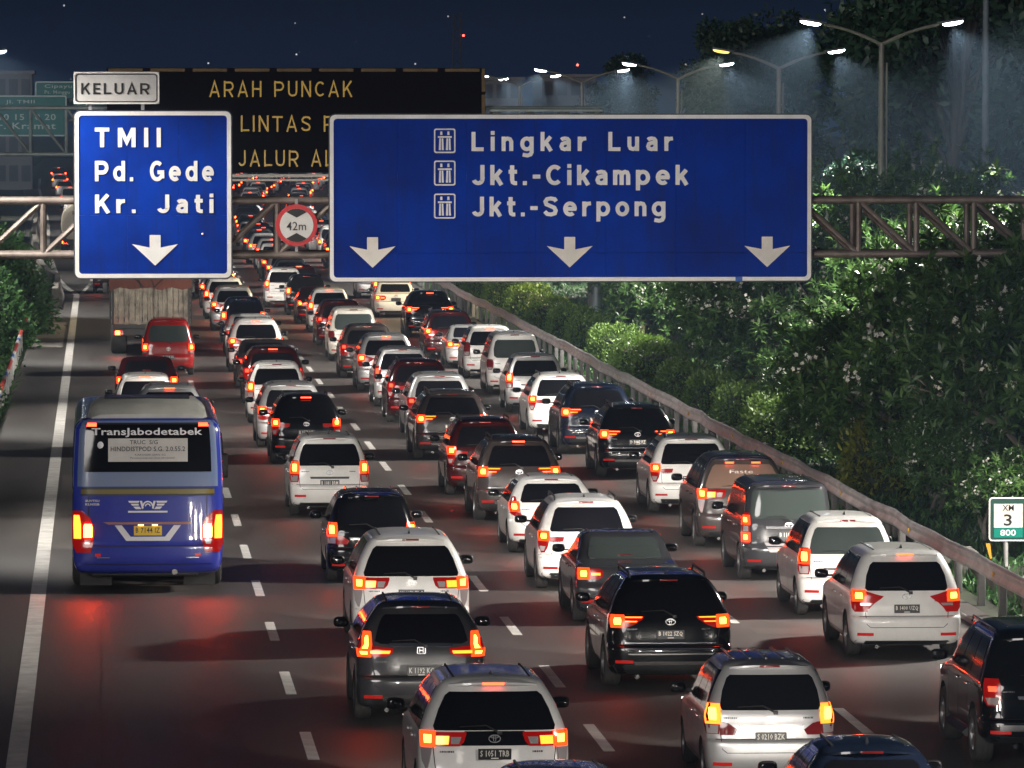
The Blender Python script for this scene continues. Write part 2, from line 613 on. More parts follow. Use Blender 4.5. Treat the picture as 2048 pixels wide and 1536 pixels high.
def road_material(name, base, var):
    m, n, l, b = nt(name)
    tc = n.new('ShaderNodeTexCoord')
    big = n.new('ShaderNodeTexNoise')
    mp = n.new('ShaderNodeMapping')
    mp.inputs['Scale'].default_value = (0.55, 0.06, 1)
    l.new(tc.outputs['Object'], mp.inputs[0])
    l.new(mp.outputs[0], big.inputs['Vector'])
    big.inputs['Scale'].default_value = 1.0
    big.inputs['Detail'].default_value = 8
    big.inputs['Roughness'].default_value = 0.6
    fine = n.new('ShaderNodeTexNoise')
    fine.inputs['Scale'].default_value = 26
    fine.inputs['Detail'].default_value = 5
    l.new(tc.outputs['Object'], fine.inputs['Vector'])
    cr = n.new('ShaderNodeValToRGB')
    e = cr.color_ramp.elements
    e[0].position, e[0].color = 0.30, (*[c * (1 - var) for c in base], 1)
    e[1].position, e[1].color = 0.72, (*[c * (1 + var) for c in base], 1)
    l.new(big.outputs['Fac'], cr.inputs[0])
    mx = n.new('ShaderNodeMix')
    mx.data_type = 'RGBA'
    mx.blend_type = 'OVERLAY'
    mx.inputs[0].default_value = 0.6
    l.new(cr.outputs[0], mx.inputs[6])
    l.new(fine.outputs['Fac'], mx.inputs[7])
    # tyre-polished tracks, two to a lane, and pale aggregate chips with their glints painted in
    sx = n.new('ShaderNodeSeparateXYZ')
    l.new(tc.outputs['Object'], sx.inputs[0])
    wv = n.new('ShaderNodeMath'); wv.operation = 'MULTIPLY_ADD'
    wv.inputs[1].default_value = 2 * math.pi / 1.75
    wv.inputs[2].default_value = -2 * math.pi * 2.46 / 1.75
    l.new(sx.outputs['X'], wv.inputs[0])
    cs = n.new('ShaderNodeMath'); cs.operation = 'COSINE'
    l.new(wv.outputs[0], cs.inputs[0])
    am = n.new('ShaderNodeMapRange')
    am.inputs[1].default_value, am.inputs[2].default_value = -1, 1
    am.inputs[3].default_value, am.inputs[4].default_value = 0.80, 1.12
    l.new(cs.outputs[0], am.inputs[0])
    vr = n.new('ShaderNodeTexVoronoi')
    vr.inputs['Scale'].default_value = 2.6
    l.new(tc.outputs['Object'], vr.inputs['Vector'])
    chip = n.new('ShaderNodeMath'); chip.operation = 'LESS_THAN'
    chip.inputs[1].default_value = 0.045
    l.new(vr.outputs['Distance'], chip.inputs[0])
    ch2 = n.new('ShaderNodeMath'); ch2.operation = 'MULTIPLY_ADD'
    ch2.inputs[1].default_value = 1.8
    l.new(chip.outputs[0], ch2.inputs[0])
    l.new(am.outputs[0], ch2.inputs[2])
    mm = n.new('ShaderNodeMix'); mm.data_type = 'RGBA'; mm.blend_type = 'MULTIPLY'
    mm.inputs[0].default_value = 1.0
    l.new(mx.outputs[2], mm.inputs[6])
    l.new(ch2.outputs[0], mm.inputs[7])
    l.new(mm.outputs[2], b.inputs['Base Color'])
    mr = n.new('ShaderNodeMapRange')
    mr.inputs[3].default_value, mr.inputs[4].default_value = 0.36, 0.68
    l.new(big.outputs['Fac'], mr.inputs[0])
    l.new(mr.outputs[0], b.inputs['Roughness'])
    gr = n.new('ShaderNodeTexNoise')
    gr.inputs['Scale'].default_value = 55
    gr.inputs['Detail'].default_value = 3
    l.new(tc.outputs['Object'], gr.inputs['Vector'])
    bp = n.new('ShaderNodeBump')
    bp.inputs['Strength'].default_value = 0.35
    bp.inputs['Distance'].default_value = 0.012
    l.new(gr.outputs['Fac'], bp.inputs['Height'])
    l.new(bp.outputs[0], b.inputs['Normal'])
    MATS[name] = m
    return m


ASPHALT = road_material('asphalt', (0.078, 0.069, 0.064), 0.38)
CONCR = worn('concrete', (0.26, 0.24, 0.215), 0.85, var=0.3, scale=0.9, bump=0.4, bscale=18)
PAINTWHT = worn('road_paint', (0.68, 0.66, 0.62), 0.6, var=0.22, scale=2.5)
SOIL = worn('roadside_soil', (0.022, 0.020, 0.013), 0.95, var=0.5, scale=0.4, bump=0.6, bscale=6, tint=(0.022, 0.030, 0.012))

g = MB()
xs_ = [-900, -60, -12, 30, 60, 900]
ys_ = [-80, 60, 160, 300, 600, 1000, 1500]
g.grid([[Vector((x, y, -0.05)) for x in xs_] for y in ys_])
tag(g.build('ground', SOIL), kind='structure')

YS = list(range(-60, 240, 20)) + list(range(240, 900, 12))
r = MB()
r.grid([[Vector((a, y, 0)) for a in np.linspace(xl(y) - 1.45, 13.35 + cx(y), 9)] for y in YS])
road = tag(r.build('road', ASPHALT), kind='structure')


def strip(fx, w, y0, y1, step=8.0, z=0.004, mb=None):
    mb = mb or MB()
    n = max(2, int((y1 - y0) / step) + 1)
    ys = np.linspace(y0, y1, n)
    mb.grid([[Vector((fx(y) - w / 2, y, z)), Vector((fx(y) + w / 2, y, z))] for y in ys])
    return mb


# painted lines: each dash is a piece of the road
strip(lambda y: xl(y), 0.24, 20, 640, 4).build('edge_line', PAINTWHT, road)
strip(lambda y: 12.93 + cx(y), 0.16, 20, 640, 6).build('edge_line', PAINTWHT, road)
strip(lambda y: -0.85 + (y - 250) * 0.024, 0.15, 250, 262, 4).build('edge_line', PAINTWHT, road)
DASHES = [(2.46, 73.1), (6.02, 73.8), (9.36, 75.6)]
dash_me = strip(lambda y: 0, 0.14, -1.6, 1.6, 3.2).mesh('dash')
for lx, ph in DASHES:
    k = -2
    while ph + 8.0 * k < 430:
        yc = ph + 8.0 * k
        if yc > 50:
            link('dash', dash_me, PAINTWHT, road, (lx + cx(yc) + random.uniform(-.015, .015), yc, 0))
        k += 1
k = 0
while 262 + 7 * k < 420:                    # dashes between the exit lane and lane one
    yc = 262 + 7 * k
    link('dash', dash_me, PAINTWHT, road, (-0.55 + 0.01 * (yc - 262), yc, 0))
    k += 1
# pale concrete lay-by slab on the left shoulder, tar joints and patches in the lanes
p = MB()
p.box((-1.86, 205.5, -0.006), (1.15, 22, 0.028))
tag(p.build('concrete_slab', CONCR), kind='structure')
TAR = worn('tar_patch', (0.035, 0.032, 0.032), 0.5, var=0.3, scale=2)
TARLT = road_material('old_asphalt', (0.105, 0.094, 0.086), 0.25)
for (x0, x1, y0, y1, mm) in [(-.9, 2.3, 150, 168, TARLT), (2.6, 5.9, 100, 103, TARLT), (6.2, 9.2, 118, 119, TARLT),
                             (-.85, 2.3, 119, 127, TARLT), (2.7, 5.8, 139, 146, TARLT), (9.5, 12.8, 88, 89.2, TARLT)]:
    mb = MB()
    n = 7
    top = [Vector((a, y1 + random.uniform(-.25, .25), 0.0035)) for a in np.linspace(x0, x1, n)]
    bot = [Vector((a, y0 + random.uniform(-.25, .25), 0.0035)) for a in np.linspace(x0, x1, n)]
    mb.grid([bot, top]).build('asphalt_patch', mm, road)
for (xx, y0, y1) in [(-0.03, 62, 93), (4.1, 58, 96), (7.75, 66, 120)]:
    jit = lambda y: xx + 0.012 * math.sin(y * .7) + 0.012 * math.sin(y * 2.3)
    strip(jit, 0.02, y0, y1, 0.5, 0.0045).build('crack_seal', TAR, road)

# ------------------------------------------------------------------ left roadside: barrier, painted rail
b_ = MB()
rows = []
for y in list(np.linspace(231, 420, 30)):
    x = xl(y) - 0.75
    rows.append([Vector((x - .28, y, -.04)), Vector((x - .16, y, .30)), Vector((x - .11, y, .78)), Vector((x + .11, y, .78)),
                 Vector((x + .16, y, .30)), Vector((x + .28, y, -.04))])
b_.grid(rows)
b_.f.append((0, 1, 2, 3, 4, 5)); b_.m.append(0)
bar = b_.build('concrete_barrier', CONCR, smooth=20)
tag(bar, 'low concrete barrier along the left edge of the exit lane', 'barrier')
b_ = MB()
b_.box((-2.25, 224.5, .22), (.28, 13.5, .56), 0, Matrix.Rotation(R(3.2), 3, 'Z'), .04)
tag(b_.build('kerb_block', worn('brown_stone', (0.24, 0.17, 0.13), 0.9, var=0.4, scale=2)),
    'brown stone kerb block angled beside the left shrubs', 'kerb block')

rail_w = worn('rail_white', (0.55, 0.55, 0.53), 0.5, var=0.3)
rail_r = worn('rail_red', (0.42, 0.05, 0.04), 0.5, var=0.3)
rail_b = worn('rail_blue', (0.05, 0.13, 0.38), 0.5, var=0.3)
fe = empty('painted_fence', (-2.55, 120, 0))
tag(fe, 'low roadside rail painted red, white and blue at the left edge', 'fence')
for i in range(22):
    y0 = i * 4.0
    MB().tube([(0, y0, -.1), (0, y0, .62)], .045, 8).build('post', rail_w, fe, 40)
    for k in range(2):
        MB().tube([(0, y0 + 2 * k, .58), (0, y0 + 2 * k + 2.0, .58)], .06, 8).build(
            'rail', (rail_r, rail_w, rail_b, rail_w, rail_r, rail_r)[(2 * i + k) % 6], fe, 40)

# ------------------------------------------------------------------ right guardrail
STEEL = worn('galvanised_steel', (0.40, 0.385, 0.375), 0.5, 0.2, var=0.35, scale=1.5)
OLDST = worn('dull_post_steel', (0.13, 0.125, 0.12), 0.7, 0.1, var=0.3)
gr = empty('guardrail', (13.45, 60, 0))
tag(gr, 'galvanised W-beam guardrail running along the right road edge', 'guardrail')
PROF = [(0.0, .80), (-.045, .765), (-.05, .72), (-.01, .665), (-.01, .635), (-.05, .58), (-.045, .535), (0.0, .50)]
wob = [random.uniform(-.035, .035) for _ in range(140)]
post_me = MB().box((.12, 0, .29), (.11, .16, .78), 0, None, .015).mesh('post', 30)
blk_me = MB().box((.035, 0, .63), (.07, .14, .22), 0, None, .01).mesh('spacer', 30)
SEG = 2.4
for i in range(132):
    y0, y1 = i * SEG, (i + 1) * SEG + 0.12
    mb = MB()
    rows = []
    for t in (0, .5, 1):
        y = y0 + (y1 - y0) * t
        w = wob[i] * (1 - t) + wob[i + 1] * t
        rows.append([Vector((cx(60 + y) + w + a + (0.004 if t == 1 else 0), y, zz + w * .7)) for a, zz in PROF])
    mb.grid(rows)
    rows2 = [[q + Vector((.006, 0, 0)) for q in rr] for rr in reversed(rows)]
    mb.grid(rows2)
    mb.build('rail', STEEL, gr, 50)
    if i < 100:
        ppo = link('post', post_me, OLDST, gr, (cx(60 + y0) + wob[i], y0, 0))
        link('spacer', blk_me, OLDST, ppo, (0, 0, 0))
        if i % 4 == 1 and i < 60:
            MB().ball((cx(60 + y0) + wob[i] - .03, y0 - .03, .62), (.02, .035, .045), 8, 6).build(
                'reflector', flat('amber_reflector', (.7, .42, .05), .25, coat=.6), gr, 60)

OLDCON = worn('mossy_concrete', (0.13, 0.125, 0.11), 0.9, var=0.4, scale=1.4)
# stepped concrete edging behind the guardrail
for i in range(46):
    y = 82 + i * 2.0
    hgt = .26 + .05 * ((i * 7) % 4)
    mb = MB().box((0, 0, hgt / 2 - .05), (.32, 1.3, hgt), 0, Matrix.Rotation(R(random.uniform(-3, 3)), 3, 'Z'), .02)
    o = mb.build('concrete_block', OLDCON, None, 30, (14.2 + random.uniform(-.05, .05), y, 0))
    tag(o, 'low grey concrete edging block behind the guardrail', 'concrete block', 'edging blocks behind the guardrail')

# ------------------------------------------------------------------ gantry trusses and signs
TRUSS = worn('weathered_steel', (0.20, 0.165, 0.145), 0.5, 0.45, var=0.4, scale=2.2)
TRUSS2 = worn('grey_green_steel', (0.20, 0.24, 0.24), 0.5, 0.4, var=0.3, scale=2.0)


def truss(root, y, x0, x1, z0, z1, bay, depth, rc, rw, mat, turn):
    """box truss: four chords, verticals and one diagonal per bay; local coordinates of root (root at origin)"""
    for yy in (y, y + depth):
        for zz in (z0, z1):
            MB().tube([(x0, yy, zz), (x1, yy, zz)], rc, 10).build('chord', mat, root, 40)
    n = max(2, int(round((x1 - x0) / bay)))
    for i in range(n + 1):
        x = x0 + (x1 - x0) * i / n
        for yy in (y, y + depth):
            MB().tube([(x, yy, z0), (x, yy, z1)], rw, 8).build('vertical_bar', mat, root, 40)
        MB().tube([(x, y, z1), (x, y + depth, z1)], rw * .8, 6).build('cross_bar', mat, root, 40)
        MB().tube([(x, y, z0), (x, y + depth, z0)], rw * .8, 6).build('cross_bar', mat, root, 40)
        if i < n:
            xn = x0 + (x1 - x0) * (i + 1) / n
            up = (x + xn) / 2 < turn
            for yy in (y, y + depth):
                MB().tube([(x, yy, z0 if up else z1), (xn, yy, z1 if up else z0)], rw * .85, 8).build('diagonal_bar', mat, root, 40)


GY = 112.0


def gz(py, Y=GY):
    return at(1024, py, Y).z


def gx(px, Y=GY):
    return at(px, 400, Y).x


gantry = empty('sign_gantry', (0, 0, 0))
tag(gantry, 'brown tubular steel truss gantry carrying the blue direction signs', 'gantry')
truss(gantry, GY, -4.3, 19.3, gz(509), gz(401), 1.07, 0.95, .072, .058, TRUSS, (gx(470) + gx(1640)) / 2)
for sx in (-4.3, 19.3):
    for yy in (GY, GY + .95):
        MB().tube([(sx, yy, -.05), (sx, yy, gz(401) + .1)], [.17, .14], 14).build('post', TRUSS, gantry, 40)
    MB().box((sx, GY + .47, .1), (1.1, 1.9, .5), 0, None, .03).build('footing', CONCR, gantry)

BLUE = worn('sign_blue', (0.0003, 0.024, 0.25), 0.6, var=0.28, scale=0.7, tint=(0.0003, 0.030, 0.28))
_bn, _bl = BLUE.node_tree.nodes, BLUE.node_tree.links
_bb = _bn['Principled BSDF']
_bb.inputs['Specular IOR Level'].default_value = 0.12
_src = _bb.inputs['Base Color'].links[0].from_socket
_tc, _mp, _nz, _rm, _mx = (_bn.new(k) for k in ('ShaderNodeTexCoord', 'ShaderNodeMapping', 'ShaderNodeTexNoise', 'ShaderNodeMapRange', 'ShaderNodeMix'))
_mp.inputs['Scale'].default_value = (5.0, 1.0, 0.35)          # rain streaks of grime down the sheeting
_nz.inputs['Scale'].default_value = 1.6
_nz.inputs['Detail'].default_value = 8
_bl.new(_tc.outputs['Object'], _mp.inputs[0]); _bl.new(_mp.outputs[0], _nz.inputs['Vector'])
_rm.inputs[1].default_value, _rm.inputs[2].default_value, _rm.inputs[3].default_value, _rm.inputs[4].default_value = .5, .78, 0, .55
_bl.new(_nz.outputs['Fac'], _rm.inputs[0])
_mx.data_type = 'RGBA'
_bl.new(_rm.outputs[0], _mx.inputs[0]); _bl.new(_src, _mx.inputs[6])
_mx.inputs[7].default_value = (0.012, 0.022, 0.10, 1)
_bl.new(_mx.outputs[2], _bb.inputs['Base Color'])
SIGNWHT = worn('sign_white', (0.80, 0.78, 0.75), 0.45, var=0.12, scale=2)
SIGNBEIGE = worn('sign_beige', (0.74, 0.69, 0.62), 0.45, var=0.12, scale=2)
SIGNBLK = flat('sign_black', (0.012, 0.012, 0.012), 0.5)
ALU = worn('sign_back_aluminium', (0.30, 0.30, 0.31), 0.5, 0.5, var=0.25)


def sign_board(root, px0, px1, py0, py1, Y, cols, rows_px, mface, mborder, brd, inset, rad=0.1, off=0.28):
    """aluminium sign face of butted panels with a painted border; stands off px in front of the truss"""
    y = Y - off
    x0, x1, z1, z0 = gx(px0, y), gx(px1, y), gz(py0, y), gz(py1, y)
    xs = [x0] + [gx(c, y) for c in cols] + [x1]
    zs = [z1] + [gz(c, y) for c in rows_px] + [z0]
    for i in range(len(xs) - 1):
        for j in range(len(zs) - 1):
            a0, a1 = xs[i] + .0012, xs[i + 1] - .0012
            c1, c0 = zs[j] - .0012, zs[j + 1] + .0012
            mb = MB()
            dy = random.uniform(-.0015, .0015)
            mb.box(((a0 + a1) / 2, y + .02 + dy, (c0 + c1) / 2), (a1 - a0, .03, c1 - c0), 0, None, .003)
            mb.build('panel', mface, root)
    f = MB()
    ring(f, rrect(x0 - .012, x1 + .012, z0 - .012, z1 + .012, rad), rrect(x0 + brd, x1 - brd, z0 + brd, z1 - brd, rad - brd * .6),
         y - .004, y + .012)
    f.build('border', mborder, root, 40)
    h = MB()
    ring(h, rrect(x0 - .035, x1 + .035, z0 - .035, z1 + .035, rad + .02), rrect(x0 - .012, x1 + .012, z0 - .012, z1 + .012, rad), y, y + .05)
    h.build('rim', flat('sign_rim', (.03, .035, .05), .5), root, 40)
    for k in range(3):
        zz = z0 + (z1 - z0) * (.15 + .35 * k)
        MB().box(((x0 + x1) / 2, y + .075, zz), ((x1 - x0) * .96, .06, .07)).build('stiffener', ALU, root)
    for k in range(max(2, int((x1 - x0) / 1.6))):
        xx = x0 + (x1 - x0) * (k + .5) / max(2, int((x1 - x0) / 1.6))
        MB().box((xx, y + .14, (z0 + z1) / 2), (.07, .07, (z1 - z0) * .9)).build('bracket', ALU, root)
    return x0, x1, z0, z1, y


def sign_text(root, body, px0, px1, py0, py1, y, mat, bold=.19, spacing=.30, res=3):
    vs_, fs_ = stroke_mesh(body, bold, spacing)
    x0, x1, z0, z1 = gx(px0, y), gx(px1, y), gz(py1, y), gz(py0, y)
    P = [(x0 + v[0] * (x1 - x0), y - .003 + v[1], z0 + v[2] * (z1 - z0)) for v in vs_]
    F = sorted(fs_, key=lambda f: min(P[i][0] for i in f))
    words, right = [], -1e9
    for f in F:                                  # one object per word
        a = min(P[i][0] for i in f)
        if a - right > (z1 - z0) * .62:
            words.append([])
        words[-1].append(f)
        right = max(right, max(P[i][0] for i in f))
    for w in words:
        ids = sorted({i for f in w for i in f})
        mp_ = {i: k for k, i in enumerate(ids)}
        MB().add([P[i] for i in ids], [tuple(mp_[i] for i in f) for f in w]).build('lettering', mat, root)


def arrow(root, pxc, pyt, y, mat):
    poly = [(-11, 0), (11, 0), (11, 25), (46, 18), (0, 61), (-46, 18), (-11, 25)]
    P = [(gx(pxc + a, y), gz(pyt + b2, y)) for a, b2 in poly]
    for half in ([0, 3 + 1, 5, 6], [0, 1, 2, 4, 6], [2, 3, 4]):
        pass
    mb = MB()
    pts = [(a, y - .003, b2) for a, b2 in P]
    mb.add(pts, [(0, 6, 2, 1), (6, 5, 4), (6, 4, 2), (2, 4, 3)])
    mb.build('arrow', mat, root)


def road_pictogram(root, px0, px1, py0, py1, y):
    x0, x1, z1, z0 = gx(px0, y), gx(px1, y), gz(py0, y), gz(py1, y)
    mb = MB()
    ring(mb, rrect(x0, x1, z0, z1, .04), rrect(x0 + .025, x1 - .025, z0 + .025, z1 - .025, .025), y - .004, y + .01)
    w, h = x1 - x0, z1 - z0
    for c in (.34, .67):
        xc = x0 + w * c
        def q(a, b2, c2, d2, e2, f2):
            mb.add([(xc + w * a, y - .003, z0 + h * c2), (xc + w * b2, y - .003, z0 + h * c2),
                    (xc + w * e2, y - .003, z0 + h * d2), (xc + w * f2, y - .003, z0 + h * d2)], [(0, 1, 2, 3)])
        q(-.055, .055, .74, .88, .045, -.045)
        q(-.16, .16, .62, .69, .16, -.16)
        q(-.12, -.02, .12, .60, -.015, -.09)
        q(.02, .12, .12, .60, .09, .015)
    mb.build('pictogram', SIGNWHT, root)


s1 = empty('exit_sign', (0, 0, 0))
tag(s1, 'square blue sign reading TMII Pd. Gede Kr. Jati above the bus lane', 'sign')
X0, X1, Z0, Z1, sy = sign_board(s1, 151, 461, 224, 553, GY, [255, 358], [430], BLUE, SIGNWHT, .062, 0)
sign_text(s1, 'TMII', 190, 322, 255, 294, sy, SIGNWHT, .20, .42)
sign_text(s1, 'Pd. Gede', 190, 428, 321, 362, sy, SIGNWHT, .20, .27)
sign_text(s1, 'Kr. Jati', 190, 427, 386, 427, sy, SIGNWHT, .20, .33)
arrow(s1, 310, 469, sy, SIGNWHT)
MB().ball((gx(405, sy), sy, gz(467, sy)), (.022, .012, .022), 10, 6).build('bolt', SIGNWHT, s1, 60)

s2 = empty('direction_sign', (0, 0, 0))
tag(s2, 'wide blue sign reading Lingkar Luar Cikampek Serpong with three arrows', 'sign')
sign_board(s2, 661, 1621, 231, 561, GY, [795, 933, 1071, 1212, 1352, 1490], [506], BLUE, SIGNWHT, .058, 0)
sign_text(s2, 'Lingkar Luar', 943, 1346, 262, 315, sy, SIGNWHT, .20, .35)
sign_text(s2, 'Jkt.-Cikampek', 944, 1377, 328, 381, sy, SIGNWHT, .20, .27)
sign_text(s2, 'Jkt.-Serpong', 944, 1331, 393, 446, sy, SIGNWHT, .20, .27)
for a in (745, 1139.5, 1534.5):
    arrow(s2, a, 474, sy, SIGNBEIGE)
for a in ((257, 306), (321, 371), (387, 437)):
    road_pictogram(s2, 868, 911, a[0], a[1], sy)
MB().box((gx(1478, sy), sy - .004, gz(559, sy)), (.13, .012, .085)).build('tape_patch', flat('blue_tape', (.02, .10, .42), .4), s2)

s3 = empty('keluar_plate', (0, 0, 0))
tag(s3, 'small white plate reading KELUAR on top of the exit sign', 'sign')
GREYWHT = worn('plate_greywhite', (0.52, 0.51, 0.50), 0.5, var=0.12, scale=1.5)
y = GY - .28
xa, xb, za, zb = gx(148, y), gx(319, y), gz(208, y), gz(144, y)
MB().box(((xa + xb) / 2, y + .02, (za + zb) / 2), (xb - xa, .03, zb - za), 0, None, .006).build('panel', GREYWHT, s3)
f = MB()
ring(f, rrect(xa, xb, za, zb, .07), rrect(xa + .022, xb - .022, za + .022, zb - .022, .06), y - .003, y + .01)
f.build('border', SIGNWHT, s3)
f = MB()
ring(f, rrect(xa + .034, xb - .034, za + .034, zb - .034, .06), rrect(xa + .052, xb - .052, za + .052, zb - .052, .05), y - .002, y + .006)
f.build('inner_line', SIGNBLK, s3)
sign_text(s3, 'KELUAR', 163, 300, 163, 190, y, SIGNBLK, .17, .22)
for xx in (xa + .3, xb - .3):
    MB().box((xx, y + .07, (za + Z1) / 2 - .2), (.06, .06, zb - Z1 + .7)).build('bracket', ALU, s3)

s4 = empty('height_limit_sign', (0, 0, 0))
tag(s4, 'round red-rimmed height limit sign marked 42m hanging between the blue signs', 'sign')
y = GY - .14
c = (gx(593, y), gz(450, y))
rr_ = (gx(635, y) - gx(551, y)) / 2


def disc(mb, c, r, y0, y1, n=40, mat=0):
    mb.prism([(c[0] + r * math.cos(2 * math.pi * k / n), c[1] + r * math.sin(2 * math.pi * k / n)) for k in range(n)], y0, y1, mat)


mb = MB(); disc(mb, c, rr_, y, y + .03); mb.build('disc', worn('sign_red', (0.50, 0.018, 0.025), .4, var=.15), s4)
mb = MB(); disc(mb, c, rr_ * .80, y - .003, y + .01); mb.build('face', worn('face_white', (.62, .60, .57), .5, var=.1), s4)
ri = rr_ * .795
for sgn in (1, -1):
    arc = [(c[0] + ri * math.cos(t), c[1] + sgn * ri * math.sin(t)) for t in np.linspace(R(52), R(128), 12)]
    poly = arc + [(c[0], c[1] + sgn * ri * .46)]
    pts = [(a, y - .006, b2) for a, b2 in poly]
    MB().add(pts, [tuple(range(len(pts))) if sgn > 0 else tuple(reversed(range(len(pts))))]).build('wedge', SIGNBLK, s4)
text('lettering', '42m', gx(573, y), gx(612, y), gz(460, y), gz(443, y), y - .006, SIGNBLK, s4, .004, 1.05)
for sgn in (1, -1):
    MB().box((c[0], y + .05, c[1] + sgn * rr_ * 1.05), (.05, .05, .16)).build('clamp', ALU, s4)

# variable message board on its own gantry farther down the road
VY = 200.0
vg = empty('message_gantry', (0, 0, 0))
tag(vg, 'grey steel truss gantry farther away, holding the dark message board', 'gantry')
truss(vg, VY, -7.0, gx(1200, VY), gz(308, VY), gz(216, VY), 1.17, 1.1, .07, .055, TRUSS2, -99)
for sx in (-7.0, gx(1200, VY) - .1):
    for yy in (VY, VY + 1.1):
        MB().tube([(sx, yy, -.05), (sx, yy, gz(216, VY))], [.22, .18], 12).build('post', TRUSS2, vg, 40)
MB().box((gx(1090, VY), VY - .25, gz(221, VY)), (gx(1200, VY) - gx(975, VY), .4, .07)).build('walkway', TRUSS2, vg)
v = empty('message_board', (0, 0, 0))
tag(v, 'dark electronic message board with amber words ARAH PUNCAK behind the blue signs', 'message board')
y = VY - .75
xa, xb, za, zb = gx(214, y), gx(971, y), gz(345, y), gz(136, y)
VBLK = flat('board_black', (0.006, 0.006, 0.009), 0.9, spec=0.05)
VYEL = worn('board_ochre', (0.10, 0.062, 0.022), 0.7, var=0.35, scale=2)
MB().box(((xa + xb) / 2, y + .27, (za + zb) / 2), (xb - xa, .5, zb - za), 0, None, .03).build('cabinet', VBLK, v)
n = 9
for i in range(n):
    a0 = xa + (xb - xa) * i / n + .05
    a1 = xa + (xb - xa) * (i + 1) / n - .20
    MB().box(((a0 + a1) / 2, y + .0, zb - .07), (a1 - a0, .06, .10)).build('trim_strip', VYEL, v)
for i in range(4):
    c0 = za + (zb - za) * i / 4 + .03
    MB().box((xb - .07, y + .0, c0 + (zb - za) / 8), (.11, .06, (zb - za) / 4 - .10)).build('trim_strip', VYEL, v)
BEAM = worn('beam_beige', (.36, .34, .31), .5, .2, var=.2)
MB().box(((xa + xb) / 2, y + .15, za - .10), (xb - xa, .25, .10)).build('bottom_beam', BEAM, v)
MB().box(((xa + xb) / 2, y + .10, za - .24), (xb - xa, .30, .07)).build('bottom_beam', BEAM, v)
LED = glow('amber_led', (0.62, 0.40, 0.08), 0.16, False)
for body, b0, b1, c0, c1 in (('ARAH PUNCAK', 419, 705, 159, 195), ('LINTAS P', 482, 668, 228, 264), ('JALUR AL', 477, 667, 297, 334)):
    sign_text(v, body, b0, b1, c0, c1, y + .018, LED, .115, .20)

# green exit signs on a gantry still farther on the left
FY = 330.0
GREEN = worn('sign_green', (0.0, 0.13, 0.125), 0.45, var=0.15, scale=1)
PALE = flat('sign_pale', (.42, .52, .52), .5)
fg = empty('far_gantry', (0, 0, 0))
tag(fg, 'thin distant gantry frame behind the green signs on the left', 'gantry')
for zz in (gz(240, FY), gz(200, FY)):
    MB().tube([(-13, FY + .4, zz), (gx(160, FY), FY + .4, zz)], .09, 8).build('beam', TRUSS2, fg, 40)
for sx in (-13, -9.2):
    MB().tube([(sx, FY + .4, -.05), (sx, FY + .4, gz(196, FY))], .2, 10).build('post', TRUSS2, fg, 40)
for (a0, a1, c0, c1, lines, lab) in [
        (-70, 134, 191, 272, [('Jl. TMII', 12, 70, 200, 209), ('10 15 10 20', 0, 112, 228, 240), ('Psr. Kramat', -30, 112, 245, 258)], 'large green far sign at the left edge, seen through the truss'),
        (71, 175, 163, 214, [('Cipayung', 90, 165, 169, 178), ('Ps. Minggu', 90, 140, 181, 190)], 'smaller green far sign peeking out beside the KELUAR plate')]:
    s = empty('green_sign', (0, 0, 0))
    tag(s, lab, 'sign')
    yy = FY if a0 < 0 else FY + .9
    xa, xb, za, zb = gx(a0, yy), gx(a1, yy), gz(c1, yy), gz(c0, yy)
    MB().box(((xa + xb) / 2, yy + .03, (za + zb) / 2), (xb - xa, .06, zb - za), 0, None, .01).build('panel', GREEN, s)
    f = MB()
    ring(f, rrect(xa, xb, za, zb, .12), rrect(xa + .07, xb - .07, za + .07, zb - .07, .08), yy - .012, yy + .01)
    f.build('border', PALE, s)
    for body, b0, b1, d0, d1 in lines:
        text('lettering', body, gx(b0, yy), gx(b1, yy), gz(d1, yy), gz(d0, yy), yy - .006, PALE, s, .01, 1.1)

# kilometre post on the right
km = empty('kilometre_sign', (15.25, 101.5, 0))
tag(km, 'white and green kilometre sign at the right edge behind the guardrail', 'sign')
ky = 0.0
kx = lambda px: gx(px, 101.5) - 15.25
kz = lambda py: gz(py, 101.5)
DKG = flat('sign_darkgreen', (0.01, 0.05, 0.035), .5)
TEAL = flat('sign_teal', (0.0, 0.19, 0.14), .45)
a0, a1, c1, c0 = kx(1980), kx(2062), kz(999), kz(1087)
MB().box(((a0 + a1) / 2, .015, (c0 + c1) / 2), (a1 - a0, .025, c1 - c0), 0, None, .006).build('panel', DKG, km)
f = MB(); ring(f, rrect(a0, a1, c0, c1, .06), rrect(a0 + .022, a1 - .022, c0 + .022, c1 - .022, .045), -.004, .01); f.build('border', SIGNWHT, km)
KW = worn('km_white', (.60, .56, .50), .5, var=.1)
MB().box((kx(2019), 0, (kz(1012) + kz(1060)) / 2), (kx(2048) - kx(1990), .008, kz(1012) - kz(1060))).build('white_field', KW, km)
MB().box((kx(2019), 0, (kz(1061) + kz(1080)) / 2), (kx(2048) - kx(1990), .008, kz(1061) - kz(1080))).build('teal_field', TEAL, km)
text('lettering', 'XM', kx(2007), kx(2030), kz(1026), kz(1014), -.006, SIGNBLK, km, .012)
text('lettering', '3', kx(2010), kx(2026), kz(1056), kz(1033), -.006, SIGNBLK, km, .012)
text('lettering', '800', kx(2003), kx(2034), kz(1076), kz(1064), -.006, SIGNWHT, km, .012)
MB().tube([(kx(2015), .05, -.05), (kx(2015), .05, kz(1010))], .04, 10).build('post', STEEL, km, 40)
yp = MB()
